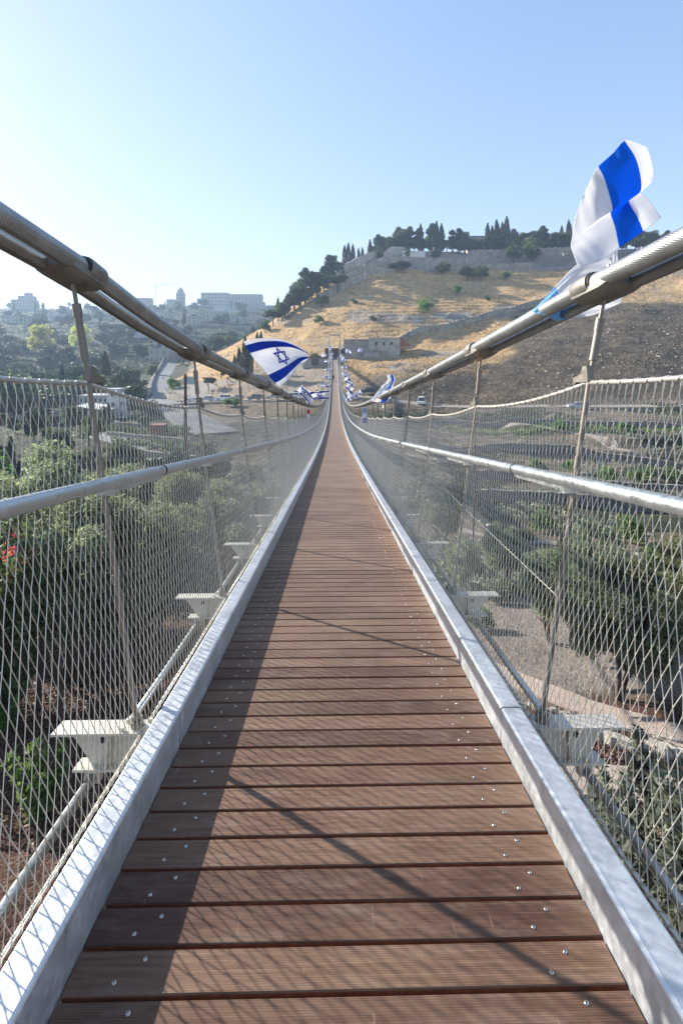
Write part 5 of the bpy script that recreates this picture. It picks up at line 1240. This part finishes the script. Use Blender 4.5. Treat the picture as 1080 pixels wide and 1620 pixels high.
patch('flag', [[rows[i][j] for i in range(5)] for j in range(4)], [0, .3, .6, 1], [.45, .55, .66, .735, .895], 40, 60, M['flag_backlit'], .010, 'lower flag hanging behind the right-hand cable, white with a blue band coloured as if backlit', seed=3, tie=(P(972, 400, Zg), P(970, 445, 2.6)))
# narrow flag on the right cable farther away
rows = [PR([(622, 592), (618, 593), (612, 594)], 12.5), PR([(624, 600), (620, 604), (613, 602)], 12.5), PR([(620, 615, .1), (612, 618), (603, 612, .1)], 12.5), PR([(618, 628, .1), (606, 630), (594, 624)], 12.5), PR([(612, 636), (600, 637), (588, 636)], 12.5)]
patch('flag', rows, [0, .08, .3, .6, .9], [.02, .25, .6], 30, 24, M['flag_plain'], .03, 'white flag with a blue corner streaming upward from the right-hand cable', seed=4, tie=(P(606, 636, 12.5), P(606, 645, 12.4), .01))
def small_flag(px, py, Z, w, h, ang, seed, label, group, mat='flag', tie=None):
    # w, h in pixels of the photograph's scale at that depth
    ca, sa = math.cos(ang), math.sin(ang); r = random.Random(seed); rows = []
    for i in range(5):
        u = i/4-.5; pr = []
        for j in range(3):
            v = .5-j/2; k = 1-.25*abs(u)*r.uniform(.4, 1); x = u*w*ca - v*h*k*sa*.6; y = -(u*w*sa + v*h*k*ca)
            pr.append(P(px+x+r.uniform(-.05, .05)*w, py+y+r.uniform(-.10, .10)*h, Z+r.uniform(-.02, .02)*Z*w/30))
        rows.append(pr)
    a = rows[0][1] if ca < 0 else rows[-1][1]
    return patch('flag', rows, [0, .25, .5, .75, 1], [1, .5, 0], 20, 12, M[mat], .002*Z*w/20, label, group, seed, tie=(rows[-1][2], P(tie[0], tie[1], Z), .012) if tie else None)
GL = 'flags along the left-hand cable'; GR = 'flags along the right-hand cable'
for i, (a, lab) in enumerate((((483, 624, 19, 30, 17, -.85), 'lower left flag drooping to a point above the left-hand cable'), ((505, 625, 24, 30, 16, .10), 'flag with its blue star showing just left of the left kerb'),
     ((516, 609.5, 40, 15, 6, .0), 'flag on the left cable just above the one with the star'), ((517, 597, 50, 13, 6, -.05), 'flag on the left cable beside the feet of the far walker'), ((519, 585.5, 58, 12, 5, .05), 'flag on the left cable beside the far walker'),
     ((519, 571.5, 70, 11, 5, .05), 'flag on the left cable just above the far walker'), ((524, 566, 85, 5, 6, .5), 'small flag on the left cable at the end of the deck'), ((524, 560, 100, 5, 5, .4), 'small flag on the left cable just below the tower'), ((522.5, 552, 120, 4, 9, .2), 'farthest flag on the left cable, hanging from the tower'))):
    small_flag(*a, seed=20+i, label=lab, group=GL)
for i, (a, lab) in enumerate((((553, 627, 26, 14, 20, -.9), 'largest flag in the right-hand string, hanging across the cable'), ((562, 624, 24, 22, 9, .55), 'crumpled white flag beside the dark car'),
     ((553, 612, 32, 13, 15, -.7), 'blue striped flag in the right-hand string level with the dark car'), ((551, 603, 40, 13, 12, -.65), 'blue striped flag in the right-hand string above the dark car'), ((547, 593, 48, 13, 9, -.5), 'striped flag in the right-hand string in line with the far walker'),
     ((545, 581, 62, 8, 7, .3), 'white flag in the right-hand string level with the far walker\'s head'), ((544, 569, 78, 9, 9, -.8), 'folded flag in the right-hand string at the end of the deck'), ((540, 564, 95, 6, 9, -.7), 'small flag in the right-hand string just below the stone building'), ((539, 551, 120, 4, 5, .0), 'farthest flag in the right-hand string beside the tower'))):
    small_flag(*a, seed=50+i, label=lab, group=GR)
for i, (a, lab) in enumerate((((551, 556, 160, 9, 7, -.3), 'small white flag on the stone building nearer the tower'), ((570, 554.5, 160, 8, 6, .1), 'small white flag on the stone building farther from the tower'), ((512, 561.5, 160, 7, 5, -.2), 'small white flag in front of the entrance kiosk'))):
    small_flag(*a, seed=80+i, label=lab, group='white flags at the far end of the bridge', mat='flag_white' if 'flag_white' in M else 'flag_plain')

# signs, poles
def sign(name, px, py, Z, w, h, cols, label, cat='sign', pole=True, vertical=True):
    p = P(px, py, Z); g = p.z-h/2-.02 if not pole else Gz(p.x, p.y); r = empty(name, (p.x, p.y, g), 0, label, cat)
    n_ = len(cols)
    for i, c in enumerate(cols):
        mb = MB(); mb.box((0, 0, p.z-g+h/2-h*(i+.5)/n_), (w, .05, h/n_-.004)); mb.build('board', simple('%s_paint_%d' % (name, i), c, .6), r, loc=(0, 0, 0))
    mb = MB(); 
    if pole: mb.tube([(0, .06, -.3), (0, .06, p.z-g+h/2)], .04 if Z > 60 else .012, 6)
    else: mb.tube([(0, .03, p.z-g+h/2), (0, .03, p.z-g-h/2)], .014, 6)
    mb.build('pole', M['post'], r, loc=(0, 0, 0)); return r
sign('hanger_sign', 487.5, 655, 16, .09, .30, [(.45, .03, .03), (.65, .66, .66)], 'small red and white sign fixed among the left-hand hangers', pole=False)
sign('hanger_banner', 577, 657, 18, .17, .62, [(.25, .33, .48), (.55, .60, .66), (.22, .28, .40)], 'upright pale blue sign fixed among the right-hand hangers', 'banner', pole=False)
sign('notice_board', 300, 602, 150, 4.2, 2.6, [(.28, .36, .36)], 'blue grey board at the road corner left of the second left hanger', 'notice board')
def pole(px, Z, py_top, r_, mat, label, name='pole', lean=0):
    b = gp(px, Z, -.3); t = P(px+lean, py_top, Z); root = empty(name, b, 0, label, 'pole'); mb = MB(); mb.tube([(0, 0, 0), t-b], [r_*1.2, r_*.8], 8); mb.build('shaft', mat, root, loc=(0, 0, 0)); return root, t-b
pole(293.5, 60, 592, .22, M['rust'], 'rusty brown pole in front of the parked cars, left of the second left hanger')
pole(748, 30, 583, .05, M['rust'], 'thin rusty stake standing just left of the second right-hand hanger', lean=5)
def lamp(px, Z, h, label):
    b = gp(px, Z, -.2); root = empty('street_lamp', b, 0, label, 'street lamp'); mb = MB(); mb.tube([(0, 0, 0), (0, 0, h), (.3, 0, h+.3), (1.3, 0, h+.4)], [.11, .08, .06, .05], 6); mb.build('pole', M['rail'], root, loc=(0, 0, 0))
    mb = MB(); mb.rbox((1.5, 0, h+.4), (.7, .3, .14), .04); mb.build('lamp_head', M['wallg'], root, loc=(0, 0, 0))
for px_, Z_, h_, lab in ((543, 231, 9, 'left one of the lamp poles along the grey roadside wall of the hill'), (577, 236, 10, 'taller lamp pole by the grey roadside wall on the left of the hill'), (649, 256, 7, 'lamp pole in front of the whitewashed wall block'), (738, 252, 8.5, 'lamp pole on the terrace left of the tall cypress clump'), (675, 246, 5, 'short white lamp pole on the terrace above the dry grass'), (560, 233, 6, 'short lamp pole between the two taller ones on the left of the hill')):
    lamp(px_, Z_, h_, lab)
# gateway on the skyline
p = gp(895, 250, 0); r = empty('stone_gateway', p, 0, 'small pale stone gateway on the hilltop left of the large flag', 'gateway'); mb = MB()
for sx in (-1, 1): mb.box((sx*1.6, 0, 2.8), (.7, .7, 5.6))
mb.build('pillar', M['masp'], r, loc=(0, 0, 0)); mb = MB(); mb.box((0, 0, 5.8), (4.6, .8, .6)); mb.build('lintel', M['masp'], r, loc=(0, 0, 0))
building('house', 755, 285, [(0, 0, 0, 17, 8, 13, 'wallp', 2, 4)], 'stone house just left of the tall cypress clump on the hilltop', 'house')
# slack guy wire outside the right-hand netting
a, b = P(888, 950, 3.2), P(680, 750, 16.0); root = empty('guy_wire', a, 0, 'thin pale wire slanting outside the right-hand netting', 'wire')
mb = MB(); mb.tube([Vector((0, 0, 0)), (b-a)*.3-Vector((0, 0, .02)), b-a], .0045, 6); mb.build('strand', M['wire'], root, loc=(0, 0, 0))
# wooden posts with rope by the left olive grove
for px_, Z_, lab in ((62, 9.6, 'left one of the two dark stakes in the mulch behind the left crossbeam'), (95, 9.2, 'right one of the two dark stakes in the mulch behind the left crossbeam')):
    pole(px_, Z_, 1010, .05, M['bark'], lab, 'stake')

# ---------------------------------------------------------------- haze
hz = MB(); hz.box((-60, 670, 46), (2400, 1500, 176)); 
t = NT('haze'); t.N.remove(t.b); pv = t.n("VolumePrincipled"); pv.inputs['Color'].default_value = (.55, .75, 1.0, 1); pv.inputs['Density'].default_value = HAZE_DENSITY; pv.inputs['Anisotropy'].default_value = .22
t.L.new(pv.outputs[0], t.out.inputs['Volume'])
o = hz.build('haze', t.m); tag(o, 'thin morning haze in the valley air', kind='stuff')
